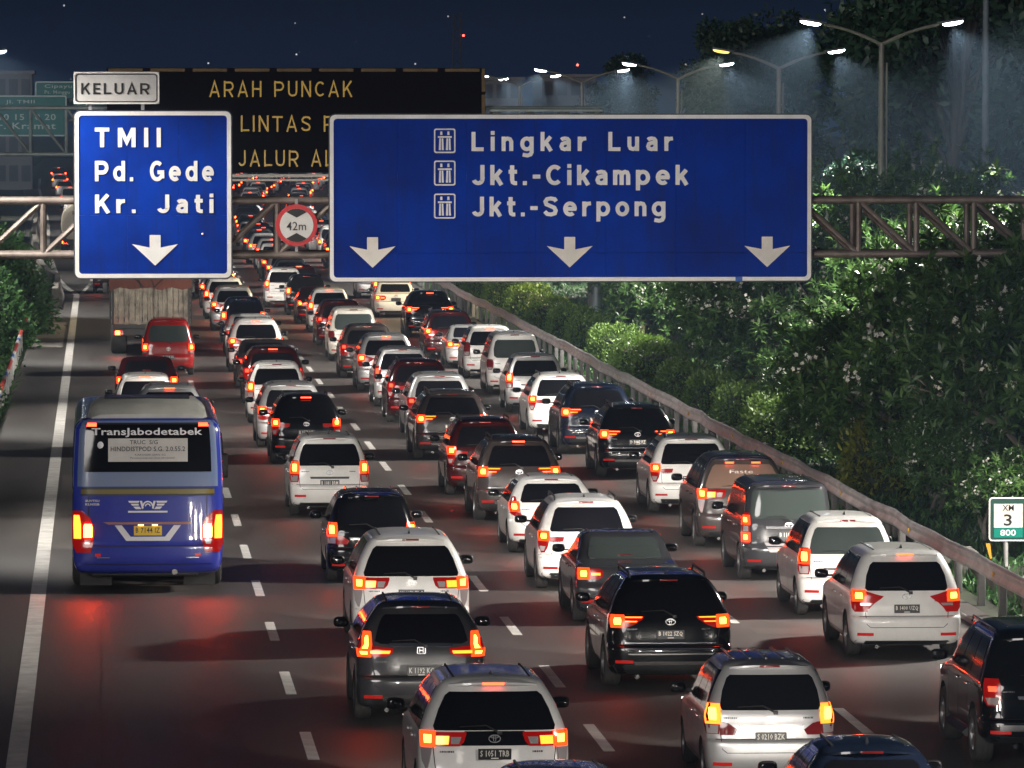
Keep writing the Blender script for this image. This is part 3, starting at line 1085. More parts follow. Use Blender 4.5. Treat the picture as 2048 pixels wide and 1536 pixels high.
yp.add([(kx(1967), -.4, kz(1088)), (kx(1976), -.4, kz(1088)), (kx(1980), -.38, kz(1118)), (kx(1976), -.38, kz(1120)),
        (kx(1967), -.37, kz(1088)), (kx(1976), -.37, kz(1088)), (kx(1980), -.35, kz(1118)), (kx(1976), -.35, kz(1120))],
       [(0, 3, 2, 1), (4, 5, 6, 7), (0, 1, 5, 4), (1, 2, 6, 5), (2, 3, 7, 6), (3, 0, 4, 7)])
MB().tube([(kx(1972), -.36, kz(1160)), (kx(1975), -.36, kz(1110))], .02, 6)
ypo = yp.build('marker_post', worn('marker_yellow', (.55, .30, .03), .5, var=.2))
ypo.location = (15.25, 101.5, 0)
tag(ypo, 'leaning yellow marker strip beside the kilometre sign', 'marker')

# ------------------------------------------------------------------ cars: body shells lofted from plan outlines


def pchip(y, sub):
    """monotone cubic through the control values, sub samples per interval"""
    y = np.asarray(y, float)
    d = np.diff(y)
    m = np.zeros(len(y))
    for i in range(1, len(y) - 1):
        if d[i - 1] * d[i] > 0:
            m[i] = 2 * d[i - 1] * d[i] / (d[i - 1] + d[i])
    m[0], m[-1] = d[0], d[-1]
    out = []
    for i in range(len(y) - 1):
        for k in range(sub):
            t = k / sub
            h00, h10 = (1 + 2 * t) * (1 - t) ** 2, t * (1 - t) ** 2
            h01, h11 = t * t * (3 - 2 * t), t * t * (t - 1)
            out.append(h00 * y[i] + h10 * m[i] + h01 * y[i + 1] + h11 * m[i + 1])
    out.append(y[-1])
    return np.array(out)


class Shell:
    def __init__(self, ctrl, n=4.2, Dr=.42, Df=.75, nf=3.0):
        c = np.array(ctrl, float)
        self.z = pchip(c[:, 0], 3)
        self.h = pchip(c[:, 1], 3)
        self.r = pchip(c[:, 2], 3)
        self.f = pchip(c[:, 3], 3)
        self.n, self.Dr, self.Df, self.nf = n, Dr, Df, nf

    def lv(self, z):
        return (float(np.interp(z, self.z, self.h)), float(np.interp(z, self.z, self.r)), float(np.interp(z, self.z, self.f)))

    def _d(self, yr, yf):
        return min(self.Dr, .42 * (yf - yr)), min(self.Df, .5 * (yf - yr))

    def rear(self, x, z):
        h, yr, yf = self.lv(z)
        D, _ = self._d(yr, yf)
        t = min(abs(x) / h, .9995)
        return yr + D * (1 - (1 - t ** self.n) ** (1 / self.n))

    def front(self, x, z):
        h, yr, yf = self.lv(z)
        _, D = self._d(yr, yf)
        t = min(abs(x) / h, .9995)
        return yf - D * (1 - (1 - t ** self.nf) ** (1 / self.nf))

    def side(self, y, z):
        h, yr, yf = self.lv(z)
        Dr, Df = self._d(yr, yf)
        if y < yr + Dr:
            t = min(1, (yr + Dr - y) / Dr)
            return h * (1 - min(t, .9995) ** self.n) ** (1 / self.n)
        if y > yf - Df:
            t = min(1, (y - yf + Df) / Df)
            return h * (1 - min(t, .9995) ** self.nf) ** (1 / self.nf)
        return h

    def S(self, which):
        e = .004
        if which == 'rear':
            def P(a, z): return Vector((a, self.rear(a, z), z))
            def N(a, z):
                return Vector(((self.rear(a + e, z) - self.rear(a - e, z)) / (2 * e), -1,
                               (self.rear(a, z + e) - self.rear(a, z - e)) / (2 * e))).normalized()
        elif which == 'front':
            def P(a, z): return Vector((a, self.front(a, z), z))
            def N(a, z):
                return Vector((-(self.front(a + e, z) - self.front(a - e, z)) / (2 * e), 1,
                               -(self.front(a, z + e) - self.front(a, z - e)) / (2 * e))).normalized()
        else:
            s = 1 if which == 'right' else -1
            def P(a, z): return Vector((s * self.side(a, z), a, z))
            def N(a, z):
                return Vector((s, -(self.side(a + e, z) - self.side(a - e, z)) / (2 * e),
                               -(self.side(a, z + e) - self.side(a, z - e)) / (2 * e))).normalized()
        return P, N

    def body(self, wheels, rw):
        mb = MB()
        rows = []
        nr, nf_, ns = 36, 16, 8
        for i in range(len(self.z)):
            z, h, yr, yf = self.z[i], self.h[i], self.r[i], self.f[i]
            D, Df = self._d(yr, yf)
            row = []
            for k in range(nr + 1):
                a = -math.pi / 2 + math.pi * k / nr
                s, c = math.sin(a), abs(math.cos(a))
                row.append(Vector((h * math.copysign(abs(s) ** (2 / self.n), s), yr + D * (1 - c ** (2 / self.n)), z)))
            for k in range(1, ns):
                row.append(Vector((h, yr + D + (yf - Df - yr - D) * k / ns, z)))
            for k in range(nf_ + 1):
                a = math.pi / 2 - math.pi * k / nf_
                s, c = math.sin(a), abs(math.cos(a))
                row.append(Vector((h * math.copysign(abs(s) ** (2 / self.nf), s), yf - Df * (1 - c ** (2 / self.nf)), z)))
            for k in range(ns - 1, 0, -1):
                row.append(Vector((-h, yr + D + (yf - Df - yr - D) * k / ns, z)))
            rows.append(row)
        mb.grid(rows, 0, True)
        nn = len(rows[0])
        mb.f.append(tuple(reversed(range(nn)))); mb.m.append(1)
        tot = len(mb.v)
        mb.f.append(tuple(range(tot - nn, tot))); mb.m.append(0)
        me = mb.mesh('body')
        # wheel arches cut out of the shell
        cut = MB()
        for wy, wz in wheels:
            cut.tube([(-2, wy, wz), (2, wy, wz)], rw, 28, 1)
        mc = cut.mesh('cut')
        for m_ in (me, mc):
            m_.materials.append(PAINT['white'])
            m_.materials.append(BLACKPL)
        a = bpy.data.objects.new('a', me)
        b = bpy.data.objects.new('b', mc)
        COL.objects.link(a); COL.objects.link(b)
        md = a.modifiers.new('cut', 'BOOLEAN')
        md.operation = 'DIFFERENCE'
        md.object = b
        md.solver = 'EXACT'
        dg = bpy.context.evaluated_depsgraph_get()
        out = bpy.data.meshes.new_from_object(a.evaluated_get(dg))
        bpy.data.objects.remove(a); bpy.data.objects.remove(b)
        out.polygons.foreach_set('use_smooth', [True] * len(out.polygons))
        out.set_sharp_from_angle(angle=R(32))
        out.name = 'body'
        return out


def patch(sh, which, rows, ncol=6, off=.006, mat=0, mb=None, skirt=True, lim=.992, dense=True):
    """piece of skin lying proud of the shell; rows of (z, a0, a1)"""
    P, N = sh.S(which)
    mb = mb or MB()
    G, B = [], []
    if dense:                                # follow the curved skin closely
        rr = [rows[0]]
        for a_, b_ in zip(rows[:-1], rows[1:]):
            k_ = max(1, int(math.ceil((b_[0] - a_[0]) / .045)))
            rr += [tuple(a_[q] + (b_[q] - a_[q]) * t / k_ for q in range(3)) for t in range(1, k_ + 1)]
        rows = rr
    for (z, a0, a1) in rows:
        if which in ('rear', 'front'):
            hh = sh.lv(z)[0] * lim
            a0, a1 = max(-hh, min(hh, a0)), max(-hh, min(hh, a1))
        g_, b2 = [], []
        for k in range(ncol + 1):
            a = a0 + (a1 - a0) * k / ncol
            p, nrm = P(a, z), N(a, z)
            g_.append(p + nrm * off)
            b2.append(p - nrm * .008)
        if which in ('front', 'left'):
            g_.reverse(); b2.reverse()
        G.append(g_); B.append(b2)
    mb.grid(G, mat)
    if skirt:
        def loop(A): return A[0] + [r_[-1] for r_ in A[1:-1]] + list(reversed(A[-1])) + [r_[0] for r_ in reversed(A[1:-1])]
        o_, i_ = loop(G), loop(B)
        n = len(o_)
        mb.add(o_ + i_, [(k, k + n, (k + 1) % n + n, (k + 1) % n) for k in range(n)], mat)
    return mb


def both(sh, rows, ncol=4, off=.01, mb_pair=None, mat=0):
    """rows given for the right side of the rear (x positive); returns left and right meshes"""
    out = []
    for s in (-1, 1):
        rr = [(z, a0, a1) if s > 0 else (z, -a1, -a0) for z, a0, a1 in rows]
        out.append(patch(sh, 'rear', rr, ncol, off, mat))
    return out


def seam(sh, which, pts, w=.009, off=.0015, closed=False, mb=None):
    P, N = sh.S(which)
    mb = mb or MB()
    fine = []
    for i in range(len(pts) - (0 if closed else 1)):
        a, b = pts[i], pts[(i + 1) % len(pts)]
        k = max(1, int(math.hypot(b[0] - a[0], b[1] - a[1]) / .09))
        fine += [(a[0] + (b[0] - a[0]) * t / k, a[1] + (b[1] - a[1]) * t / k) for t in range(k)]
    if not closed:
        fine.append(pts[-1])
    n = len(fine)
    rows = []
    for i in range(n):
        p0 = fine[(i - 1) % n] if closed or i else fine[0]
        p1 = fine[(i + 1) % n] if closed or i < n - 1 else fine[-1]
        dx, dz = p1[0] - p0[0], p1[1] - p0[1]
        q = math.hypot(dx, dz) or 1
        nx, nz = -dz / q * w / 2, dx / q * w / 2
        rows.append([P(fine[i][0] + nx, fine[i][1] + nz) + N(*fine[i]) * off, P(fine[i][0] - nx, fine[i][1] - nz) + N(*fine[i]) * off])
    if closed:
        rows.append(rows[0])
    mb.grid(rows)
    return mb


def hull(L, W, H, belt, zb=.22, rake=.22, bump=.06, tumble=.17, hoodl=1.0, ws=.9, roofr=.3):
    h = W / 2
    t = h - tumble
    y1 = L - hoodl
    return [(zb, h - .09, .14, L - .2), (zb + .06, h - .035, .05, L - .06), (.44, h - .008, .005, L), (.58, h, 0, L - .01),
            (.645, h, .012, L - .02), (.685, h - .002, bump, L - .04), (.85, h, bump + .012, L - .12),
            (belt - .13, h - .006, bump + .02, L - .26), (belt - .05, h - .014, bump + .03, L - hoodl * .72),
            (belt + .01, h - .03, bump + .045, y1), (belt + .06, h - .045, bump + .06, y1 - .08),
            ((belt + H) / 2, h - .045 - (tumble - .045) * .45, bump + .06 + rake * .42, y1 - ws * .45),
            (H - .13, t + .012, bump + .06 + rake * .86, y1 - ws * .86),
            (H - .075, t - .03, bump + .06 + rake, y1 - ws * 1.0), (H - .035, t - .10, bump + .10 + rake + .05, y1 - ws * 1.18),
            (H - .012, t - .22, rake + bump + roofr, y1 - ws * 1.4), (H, t - .42, rake + bump + roofr + .45, y1 - ws * 1.7)]


def hull_sedan(L, W, H):
    h = W / 2
    t = h - .20
    return [(.20, h - .09, .14, L - .2), (.27, h - .035, .05, L - .06), (.44, h - .008, .005, L), (.56, h, 0, L - .01),
            (.63, h, .015, L - .03), (.68, h - .003, .05, L - .05), (.82, h - .01, .07, L - .2), (.92, h - .02, .09, L - .55),
            (.975, h - .04, .14, L - 1.0), (1.0, h - .06, .32, L - 1.2), (1.03, h - .075, .62, L - 1.32),
            (1.20, h - .14, .95, L - 1.72), (H - .09, t, 1.33, L - 2.1), (H - .05, t - .04, 1.48, L - 2.22),
            (H - .022, t - .12, 1.68, L - 2.4), (H - .006, t - .26, 1.9, L - 2.6), (H, t - .42, 2.1, L - 2.75)]


TYPES = {}
EMBLEM = flat('emblem_metal', (.36, .36, .37), .35, .7)


def tyre_meshes(rw, w=.20):
    t = MB()
    t.lathe_x((0, 0, 0), [(-w / 2, rw * .62), (-w / 2 - .006, rw * .82), (-w / 2 + .012, rw * .95), (-w / 2 + .045, rw), (-.03, rw),
                          (-.028, rw - .008), (-.018, rw - .008), (-.016, rw), (.016, rw), (.018, rw - .008), (.028, rw - .008), (.03, rw),
                          (w / 2 - .045, rw), (w / 2 - .012, rw * .95), (w / 2 + .006, rw * .82), (w / 2, rw * .62)], 30)
    r_ = MB()
    r_.lathe_x((0, 0, 0), [(-w / 2, rw * .62), (-w / 2 + .03, rw * .60), (-.02, rw * .56), (w / 2 - .035, rw * .57), (w / 2 - .002, rw * .635)], 26)
    for k in range(5):
        a = 2 * math.pi * k / 5
        M_ = Matrix.Rotation(a, 3, 'X')
        for q in (-.16, .16):
            M2 = Matrix.Rotation(a + q, 3, 'X')
            r_.box(M2 @ Vector((w / 2 - .03, 0, rw * .31)), (.02, .035, rw * .58), 0, M2)
    r_.tube([(w / 2 - .05, 0, 0), (w / 2 - .012, 0, 0)], rw * .14, 12)
    d_ = MB()
    d_.tube([(0, 0, 0), (w / 2 - .06, 0, 0)], rw * .45, 20)
    return t.mesh('tyre', 40), r_.mesh('rim', 40), d_.mesh('brake_disc', 40)


def make_type(key, ctrl, L, W, H, belt, rw, axle, base, spec, name):
    sh = Shell(ctrl, spec.get('n', 4.2), spec.get('Dr', .42))
    T = dict(name=name, parts=[], L=L, W=W, H=H)
    wz = rw
    axles = [axle, axle + base]
    T['body'] = sh.body([(a, wz + .01) for a in axles], rw + .055)
    # roof, glass, lamps and trim
    A = T['parts'].append

    def part(nm, mb, mat, sub=(), far=False, smooth=40, flag=None):
        A(dict(name=nm, me=mb.mesh(nm, smooth) if isinstance(mb, MB) else mb, mat=mat, sub=[(a, b.mesh(a, 40), c) for a, b, c in sub], far=far, flag=flag))

    wnd = spec['window']
    part('rear_window', patch(sh, 'rear', wnd, 20, .007), 'GLASS', far=True)
    if spec.get('shade'):
        part('window_surround', patch(sh, 'rear', spec['shade'], 8, .0025), BLACKPL)
    # side glass: three panes each side, belt line to roof
    zb_, zt_ = belt + .015, H - .135
    if 'sedan' in name:
        zb_, zt_ = 1.035, H - .10
    sr = spec.get('sider', (.50, .62))        # rear end of the side glass at belt and roof
    h_, yr_, yf_ = sh.lv(zb_ + .02)
    ys0, ys1 = sr
    _, _, yft = sh.lv(zt_)
    ye0, ye1 = yf_ - .50, yft - .34
    cuts = spec.get('panes', (0, .30, .64, 1))
    for side in ('left', 'right'):
        for i in range(len(cuts) - 1):
            g0, g1 = cuts[i] + (.022 if i else 0), cuts[i + 1] - .0
            rows_ = []
            for t in (0, .33, .66, 1):
                z = zb_ + (zt_ - zb_) * t
                a0 = ys0 + (ys1 - ys0) * t
                a1 = ye0 + (ye1 - ye0) * t
                rows_.append((z, a0 + (a1 - a0) * g0, a0 + (a1 - a0) * g1))
            part('side_window', patch(sh, side, rows_, 7, .006), GLASS, far=(i == 1))
    part('windscreen', patch(sh, 'front', [(z, -sh.lv(z)[0] * .80, sh.lv(z)[0] * .80) for z in np.linspace(belt + .07, H - .13, 5)], 14, .007), GLASS)
    # doors: seams and handles
    for side in ('left', 'right'):
        mb = MB()
        for fr in (.33, .66, .985):
            a0 = ys0 + (ye0 - ys0) * fr
            seam(sh, side, [(a0 + .04, .36), (a0 + .02, belt - .02)], mb=mb)
        seam(sh, side, [(axle + rw + .08, .33), (axle + base - rw - .08, .33)], mb=mb)
        part('door_seam', mb, GAP)
        s = -1 if side == 'left' else 1
        for fr in (.40, .73):
            a0 = ys0 + (ye0 - ys0) * fr - .12
            part('door_handle', MB().box((s * (sh.side(a0, belt - .14) + .018), a0, belt - .14), (.03, .20, .03), 0, None, .01),
                 CHROME if spec.get('chrome') else 'PAINT')
        hm = sh.lv(belt)[0]
        my = ye0 + .05
        mm = MB()
        mm.ball((s * (hm + .145), my, belt + .08), (.115, .055, .075), 12, 8, 0, .62)
        mm.box((s * (hm + .02), my + .01, belt + .045), (.10, .04, .03))
        part('side_mirror', mm, BLACKPL, [('mirror_glass', MB().ball((s * (hm + .145), my - .05, belt + .08), (.095, .012, .06), 10, 6, 0, .62), GLASS)], smooth=60)
    # wheels
    ty, rm, dk = spec['tyre']
    for wy in axles:
        for s in (-1, 1):
            A(dict(name='wheel', me=ty, mat=RUBBER, sub=[('rim', rm, RIM), ('brake_disc', dk, BLACKPL)], far=True, flag=None,
                   loc=(s * (W / 2 - .115), wy, wz), rz=0 if s > 0 else math.pi))
    # lamps
    for s in (-1, 1):
        def rows_of(rr): return [(z, a0, a1) if s > 0 else (z, -a1, -a0) for z, a0, a1 in rr]
        subs = []
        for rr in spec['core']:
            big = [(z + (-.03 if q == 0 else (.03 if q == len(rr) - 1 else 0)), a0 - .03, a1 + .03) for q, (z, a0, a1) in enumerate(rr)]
            subs.append(('inner_lens', patch(sh, 'rear', rows_of(big), 3, .019), 'INNER'))  # painted halo of the lamp, wider than its core
            zc_ = (rr[0][0] + rr[-1][0]) / 2
            sm = [(zc_ + (z - zc_) * .74, a0 + (a1 - a0) * .14, a1 - (a1 - a0) * .14) for z, a0, a1 in rr]
            subs.append(('lamp_core', patch(sh, 'rear', rows_of(sm), 2, .026, skirt=False, dense=False), 'CORE'))
        for rr in spec.get('core2', ()):
            subs.append(('lamp_core', patch(sh, 'rear', rows_of(rr), 3, .022, skirt=False, dense=False), 'CORE2'))
        for rr in spec.get('clear', ()):
            subs.append(('clear_lens', patch(sh, 'rear', rows_of(rr), 2, .019), CLEAR))
        lens = MB()
        for rr in spec['lens']:
            patch(sh, 'rear', rows_of(rr), 8, .013, 0, lens)
        part('tail_lamp', lens, 'LENS', subs, far=True)
        z0 = belt - .28
        part('headlamp', patch(sh, 'front', [(z0, s * W * .28, s * W * .47), (z0 + .13, s * W * .30, s * W * .485)] if s > 0 else
                               [(z0, s * W * .47, s * W * .28), (z0 + .13, s * W * .485, s * W * .30)], 5, .01), HEADGLASS, far=True)
    zr = spec.get('reflz', .42)
    for s in (-1, 1):
        a0, a1 = (W * .30, W * .44)
        part('reflector', patch(sh, 'rear', [(zr, a0, a1) if s > 0 else (zr, -a1, -a0), (zr + .045, a0, a1) if s > 0 else (zr + .045, -a1, -a0)], 3, .008), REFLECT)
    part('front_grille', patch(sh, 'front', [(.42, -W * .26, W * .26), (.62, -W * .28, W * .28)], 6, .006), BLACKPL)
    # tailgate seam, lower valance
    tg = spec['gate']
    part('tailgate_seam', seam(sh, 'rear', tg, .010, .002), GAP)
    part('bumper_seam', seam(sh, 'rear', [(-W * .47, .67), (-W * .3, .672), (W * .3, .672), (W * .47, .67)], .007, .002), GAP)
    zb0 = sh.z[0]
    va = spec.get('valance', .33)
    part('rear_valance', patch(sh, 'rear', [(zb0 + .01, -W * .42, W * .42), (va - .02, -W * .46, W * .46), (va, -W * .45, W * .45)], 10, .006), BLACKPL)
    part('exhaust_pipe', MB().tube([(-W * .27, .02, zb0 - .02), (-W * .27, .5, zb0 - .0)], .032, 12), CHROME)
    part('rear_axle', MB().tube([(-W * .40, axle, rw), (W * .40, axle, rw)], .06, 8).box((0, axle - .25, zb0 + .02), (W * .5, .6, .10), 0, None, .02), BLACKPL)
    # plate recess + emblem
    pz = spec['platez']
    T['plate'] = (sh.rear(0, pz) - .016, pz)
    if spec.get('garnish'):
        gzz = spec['garnish']
        part('tailgate_garnish', patch(sh, 'rear', [(gzz, -W * .24, W * .24), (gzz + .045, -W * .25, W * .25)], 6, .014), CHROME if spec.get('chrome') else BLACKPL)
    ez = spec['emblemz']
    em = MB()
    yy = sh.rear(0, ez) - .010
    def ell(rx, rz, w_, cx_=0, cz_=0):
        o1 = [(cx_ + rx * math.cos(t), ez + cz_ + rz * math.sin(t)) for t in np.linspace(0, 2 * math.pi, 22)[:-1]]
        i1 = [(cx_ + (rx - w_) * math.cos(t), ez + cz_ + (rz - w_) * math.sin(t)) for t in np.linspace(0, 2 * math.pi, 22)[:-1]]
        ring(em, o1, i1, yy - .008, yy + .01)
    if spec.get('logo', 'oval') == 'oval':
        ell(.075, .052, .011); ell(.050, .018, .008, 0, .022); ell(.018, .046, .008)
    elif spec['logo'] == 'h':
        ring(em, rrect(-.062, .062, ez - .05, ez + .05, .02), rrect(-.05, .05, ez - .04, ez + .04, .016), yy - .008, yy + .01)
        for xx in (-.025, .025):
            em.box((xx, yy - .004, ez), (.012, .01, .06))
        em.box((0, yy - .004, ez), (.05, .01, .012))
    else:
        for a in (90, 210, 330):
            M2 = Matrix.Rotation(R(a), 3, 'Y')
            em.box(Vector((.032 * math.cos(R(a)), yy - .004, ez + .032 * math.sin(R(a)))), (.035, .01, .035), 0, Matrix.Rotation(R(45 - a), 3, 'Y'))
    part('emblem', em, EMBLEM)
    # model script on the tailgate
    bz = spec.get('badgez', ez - .02)
    bd = MB()
    for x0, wd in ((-W * .36, .17), (W * .25, .13)):
        k = 0
        xx = x0
        while xx < x0 + wd:
            w_ = .012 + .006 * ((k * 5) % 3)
            patch(sh, 'rear', [(bz, xx, xx + w_), (bz + .022, xx, xx + w_)], 1, .004, 0, bd, False)
            xx += w_ + .008
            k += 1
    part('badge_lettering', bd, flat('badge_dark', (.05, .05, .055), .3, .6))
    # wiper, spoiler, rails, aerial
    z0, z1 = wnd[0][0], wnd[-1][0]
    if spec.get('wiper', True):
        wp = MB()
        q0 = Vector((.06, sh.rear(.06, z0 - .03) - .03, z0 - .03))
        q1 = Vector((-.10, sh.rear(-.10, z0 + .05) - .028, z0 + .06))
        q2 = Vector((-.42, sh.rear(-.42, z0 + .03) - .024, z0 + .045))
        wp.tube([q0, q1, q2], [.016, .011, .007], 6)
        wp.box(q0, (.06, .03, .05), 0, None, .01)
        part('rear_wiper', wp, BLACKPL)
    if spec.get('spoiler', True):
        zt = H - .085
        t_ = sh.lv(zt)[0] * .86
        y0 = sh.lv(zt)[1]
        sp = MB()
        xs = np.linspace(-t_, t_, 9)
        def ln(dy, zz, fx=1.0): return [Vector((x * fx, y0 + dy + .10 * (abs(x) / t_) ** 3, zz - .03 * (abs(x) / t_) ** 2)) for x in xs]
        G = [ln(.30, H - .020, .92), ln(.05, H - .030, .97), ln(-.065, H - .058), ln(-.07, H - .082), ln(-.02, H - .105), ln(.06, H - .12)]
        sp.grid(G)
        part('spoiler', sp, 'PAINT', far=True, smooth=50)
        part('brake_light', MB().box((0, y0 - .068, H - .075), (.26, .022, .030), 0, None, .006), 'BRAKE', flag='brake', far=True)
    else:
        zt = spec.get('brakez', z1 - .05)
        part('brake_light', MB().box((0, sh.rear(0, zt) - .012, zt), (.24, .02, .028), 0, None, .006), 'BRAKE', flag='brake', far=True)
    if spec.get('rails'):
        hr = sh.lv(H - .05)[0] - .02
        yr0, yf0 = sh.lv(H - .05)[1:]
        for s in (-1, 1):
            part('roof_rail', MB().tube([(s * hr, yr0 + .12, H - .06), (s * hr, yr0 + .22, H + .02), (s * hr, yf0 - .25, H + .02), (s * hr, yf0 - .12, H - .06)],
                                        [.014, .018, .018, .014], 8), spec['rails'])
    else:
        hr = sh.lv(H - .03)[0] - .06
        for s in (-1, 1):
            part('roof_seam', MB().box((s * hr, (sh.lv(H - .05)[1] + sh.lv(H - .05)[2]) / 2, H - .024), (.025, (sh.lv(H - .05)[2] - sh.lv(H - .05)[1]) * .78, .018)), GAP)
    if spec.get('ribs'):
        for x in np.linspace(-.42, .42, 5):
            part('roof_rib', MB().box((x, sh.lv(H - .03)[1] + .95, H - .004 - .03 * x * x), (.035, 1.5, .022), 0, None, .008), 'PAINT')
    af = MB()
    ya = sh.lv(H - .03)[1] + .28
    af.add([(-.02, ya + .16, H - .02), (.02, ya + .16, H - .02), (.025, ya - .02, H - .03), (-.025, ya - .02, H - .03), (0, ya, H + .055), (0, ya + .03, H + .05)],
           [(0, 1, 5), (1, 2, 4, 5), (2, 3, 4), (3, 0, 5, 4)])
    part('aerial', af, BLACKPL if spec.get('aerial', True) else 'PAINT')
    for nm, which, rr, nc, off, mt in spec.get('extra', ()):
        part(nm, patch(sh, which, rr, nc, off), mt)
    TYPES[key] = T
    return T


TY30 = tyre_meshes(.30, .19)
TY34 = tyre_meshes(.345, .22)
TY36 = tyre_meshes(.375, .25)


def gate(w0, w1, z0, z1):
    return [(-w1, z1), (-w0 - .02, z0 + .25), (-w0, z0 + .05), (-w0 + .06, z0), (w0 - .06, z0), (w0, z0 + .05), (w0 + .02, z0 + .25), (w1, z1)]


# tall narrow lamps beside the window (minivan)
make_type('mpv', hull(4.15, 1.66, 1.69, 1.03, rake=.18, tumble=.225), 4.15, 1.66, 1.69, 1.03, .30, .74, 2.655, dict(
    window=[(1.06, -.62, .62), (1.10, -.645, .645), (1.30, -.605, .605), (1.46, -.545, .545), (1.50, -.50, .50)],
    lens=[[(.72, .655, .80), (.80, .64, .82), (1.0, .635, .82), (1.12, .64, .80), (1.16, .66, .765)]],
    core=[[(.92, .665, .775), (1.0, .66, .78), (1.11, .66, .765)]], clear=[[(.74, .67, .79), (.86, .66, .80)]],
    gate=gate(.62, .63, .58, 1.05), platez=.70, emblemz=.92, garnish=.79, badgez=.93, tyre=TY30, reflz=.42, valance=.30, sider=(.34, .42)), 'minivan')
# later minivan: vertical lamp plus inner red wing
make_type('mpv2', hull(4.19, 1.66, 1.69, 1.03, rake=.19, tumble=.225), 4.19, 1.66, 1.69, 1.03, .30, .74, 2.655, dict(
    window=[(1.05, -.61, .61), (1.10, -.64, .64), (1.30, -.605, .605), (1.46, -.545, .545), (1.50, -.50, .50)],
    lens=[[(.74, .655, .80), (.84, .64, .82), (1.02, .64, .82), (1.13, .66, .79)], [(.73, .46, .645), (.80, .42, .645), (.88, .53, .645), (.90, .60, .645)]],
    core=[[(.90, .665, .775), (1.0, .66, .785), (1.10, .67, .77)]], clear=[[(.75, .67, .79), (.86, .66, .80)]],
    gate=gate(.62, .63, .50, 1.05), platez=.70, emblemz=.93, garnish=.815, chrome=True, badgez=.94, tyre=TY30, reflz=.33, valance=.28, sider=(.34, .42), ribs=True), 'minivan')
# long people carrier: wide two-part lamps with a lower triangle
make_type('carrier', hull(4.70, 1.83, 1.80, 1.13, rake=.28, tumble=.275, hoodl=1.05), 4.70, 1.83, 1.80, 1.13, .345, .86, 2.75, dict(
    window=[(1.17, -.72, .72), (1.22, -.735, .735), (1.42, -.665, .665), (1.58, -.585, .585), (1.625, -.53, .53)],
    lens=[[(.98, .42, .86), (1.03, .37, .875), (1.12, .34, .875), (1.15, .34, .86)]],
    core=[[(1.0, .74, .845), (1.13, .735, .85)]], core2=[[(1.0, .555, .705), (1.10, .545, .70)]],
    clear=[[(1.005, .43, .525), (1.09, .40, .525)], [(.70, .80, .82), (.80, .775, .86), (.96, .75, .875)]],
    gate=gate(.70, .76, .52, 1.17), platez=.90, emblemz=1.07, badgez=.93, tyre=TY34, reflz=.40, valance=.34, sider=(.55, .80)), 'minivan')
make_type('carrier_black', hull(4.70, 1.83, 1.80, 1.13, rake=.28, tumble=.275, hoodl=1.05), 4.70, 1.83, 1.80, 1.13, .345, .86, 2.75, dict(
    window=[(1.17, -.72, .72), (1.22, -.735, .735), (1.42, -.665, .665), (1.58, -.585, .585), (1.625, -.53, .53)],
    lens=[[(.98, .42, .86), (1.03, .37, .875), (1.12, .34, .875), (1.15, .34, .86)]],
    core=[[(1.0, .74, .845), (1.13, .735, .85)]], core2=[[(1.0, .555, .705), (1.10, .545, .70)]],
    clear=[[(1.005, .43, .525), (1.09, .40, .525)], [(.70, .80, .82), (.80, .775, .86), (.96, .75, .875)]],
    gate=gate(.70, .76, .52, 1.17), platez=.88, emblemz=1.07, badgez=.90, tyre=TY34, reflz=.40, valance=.34, sider=(.55, .80),
    extra=[('gloss_band', 'rear', [(.985, -.44, .44), (1.16, -.36, .36)], 8, .004, GLASS)]), 'minivan')
# crossover with hooked lamps
make_type('crossover', hull(4.58, 1.85, 1.69, 1.10, rake=.40, tumble=.285, bump=.08), 4.58, 1.85, 1.69, 1.10, .36, .92, 2.66, dict(
    window=[(1.12, -.58, .58), (1.16, -.66, .66), (1.34, -.61, .61), (1.47, -.55, .55), (1.51, -.50, .50)],
    lens=[[(.94, .50, .74), (1.0, .40, .875), (1.06, .40, .885), (1.09, .70, .88), (1.22, .71, .83), (1.27, .72, .79)]],
    core=[[(1.02, .74, .845), (1.10, .73, .80), (1.20, .735, .80), (1.25, .74, .775)], [(.965, .74, .86), (1.02, .74, .875)]],
    core2=[[(.985, .455, .72), (1.025, .435, .72)]],
    gate=gate(.66, .74, .50, 1.10), platez=.74, emblemz=1.03, garnish=1.085, chrome=True, badgez=.86, logo='h', tyre=TY36, reflz=.36, valance=.40, sider=(.62, .92),
    extra=[('plate_recess', 'rear', [(.64, -.34, .34), (.83, -.30, .30)], 8, .003, BLACKPL), ('bumper_chrome', 'rear', [(.33, -.55, .55), (.37, -.55, .55)], 10, .014, CHROME)]), 'crossover')
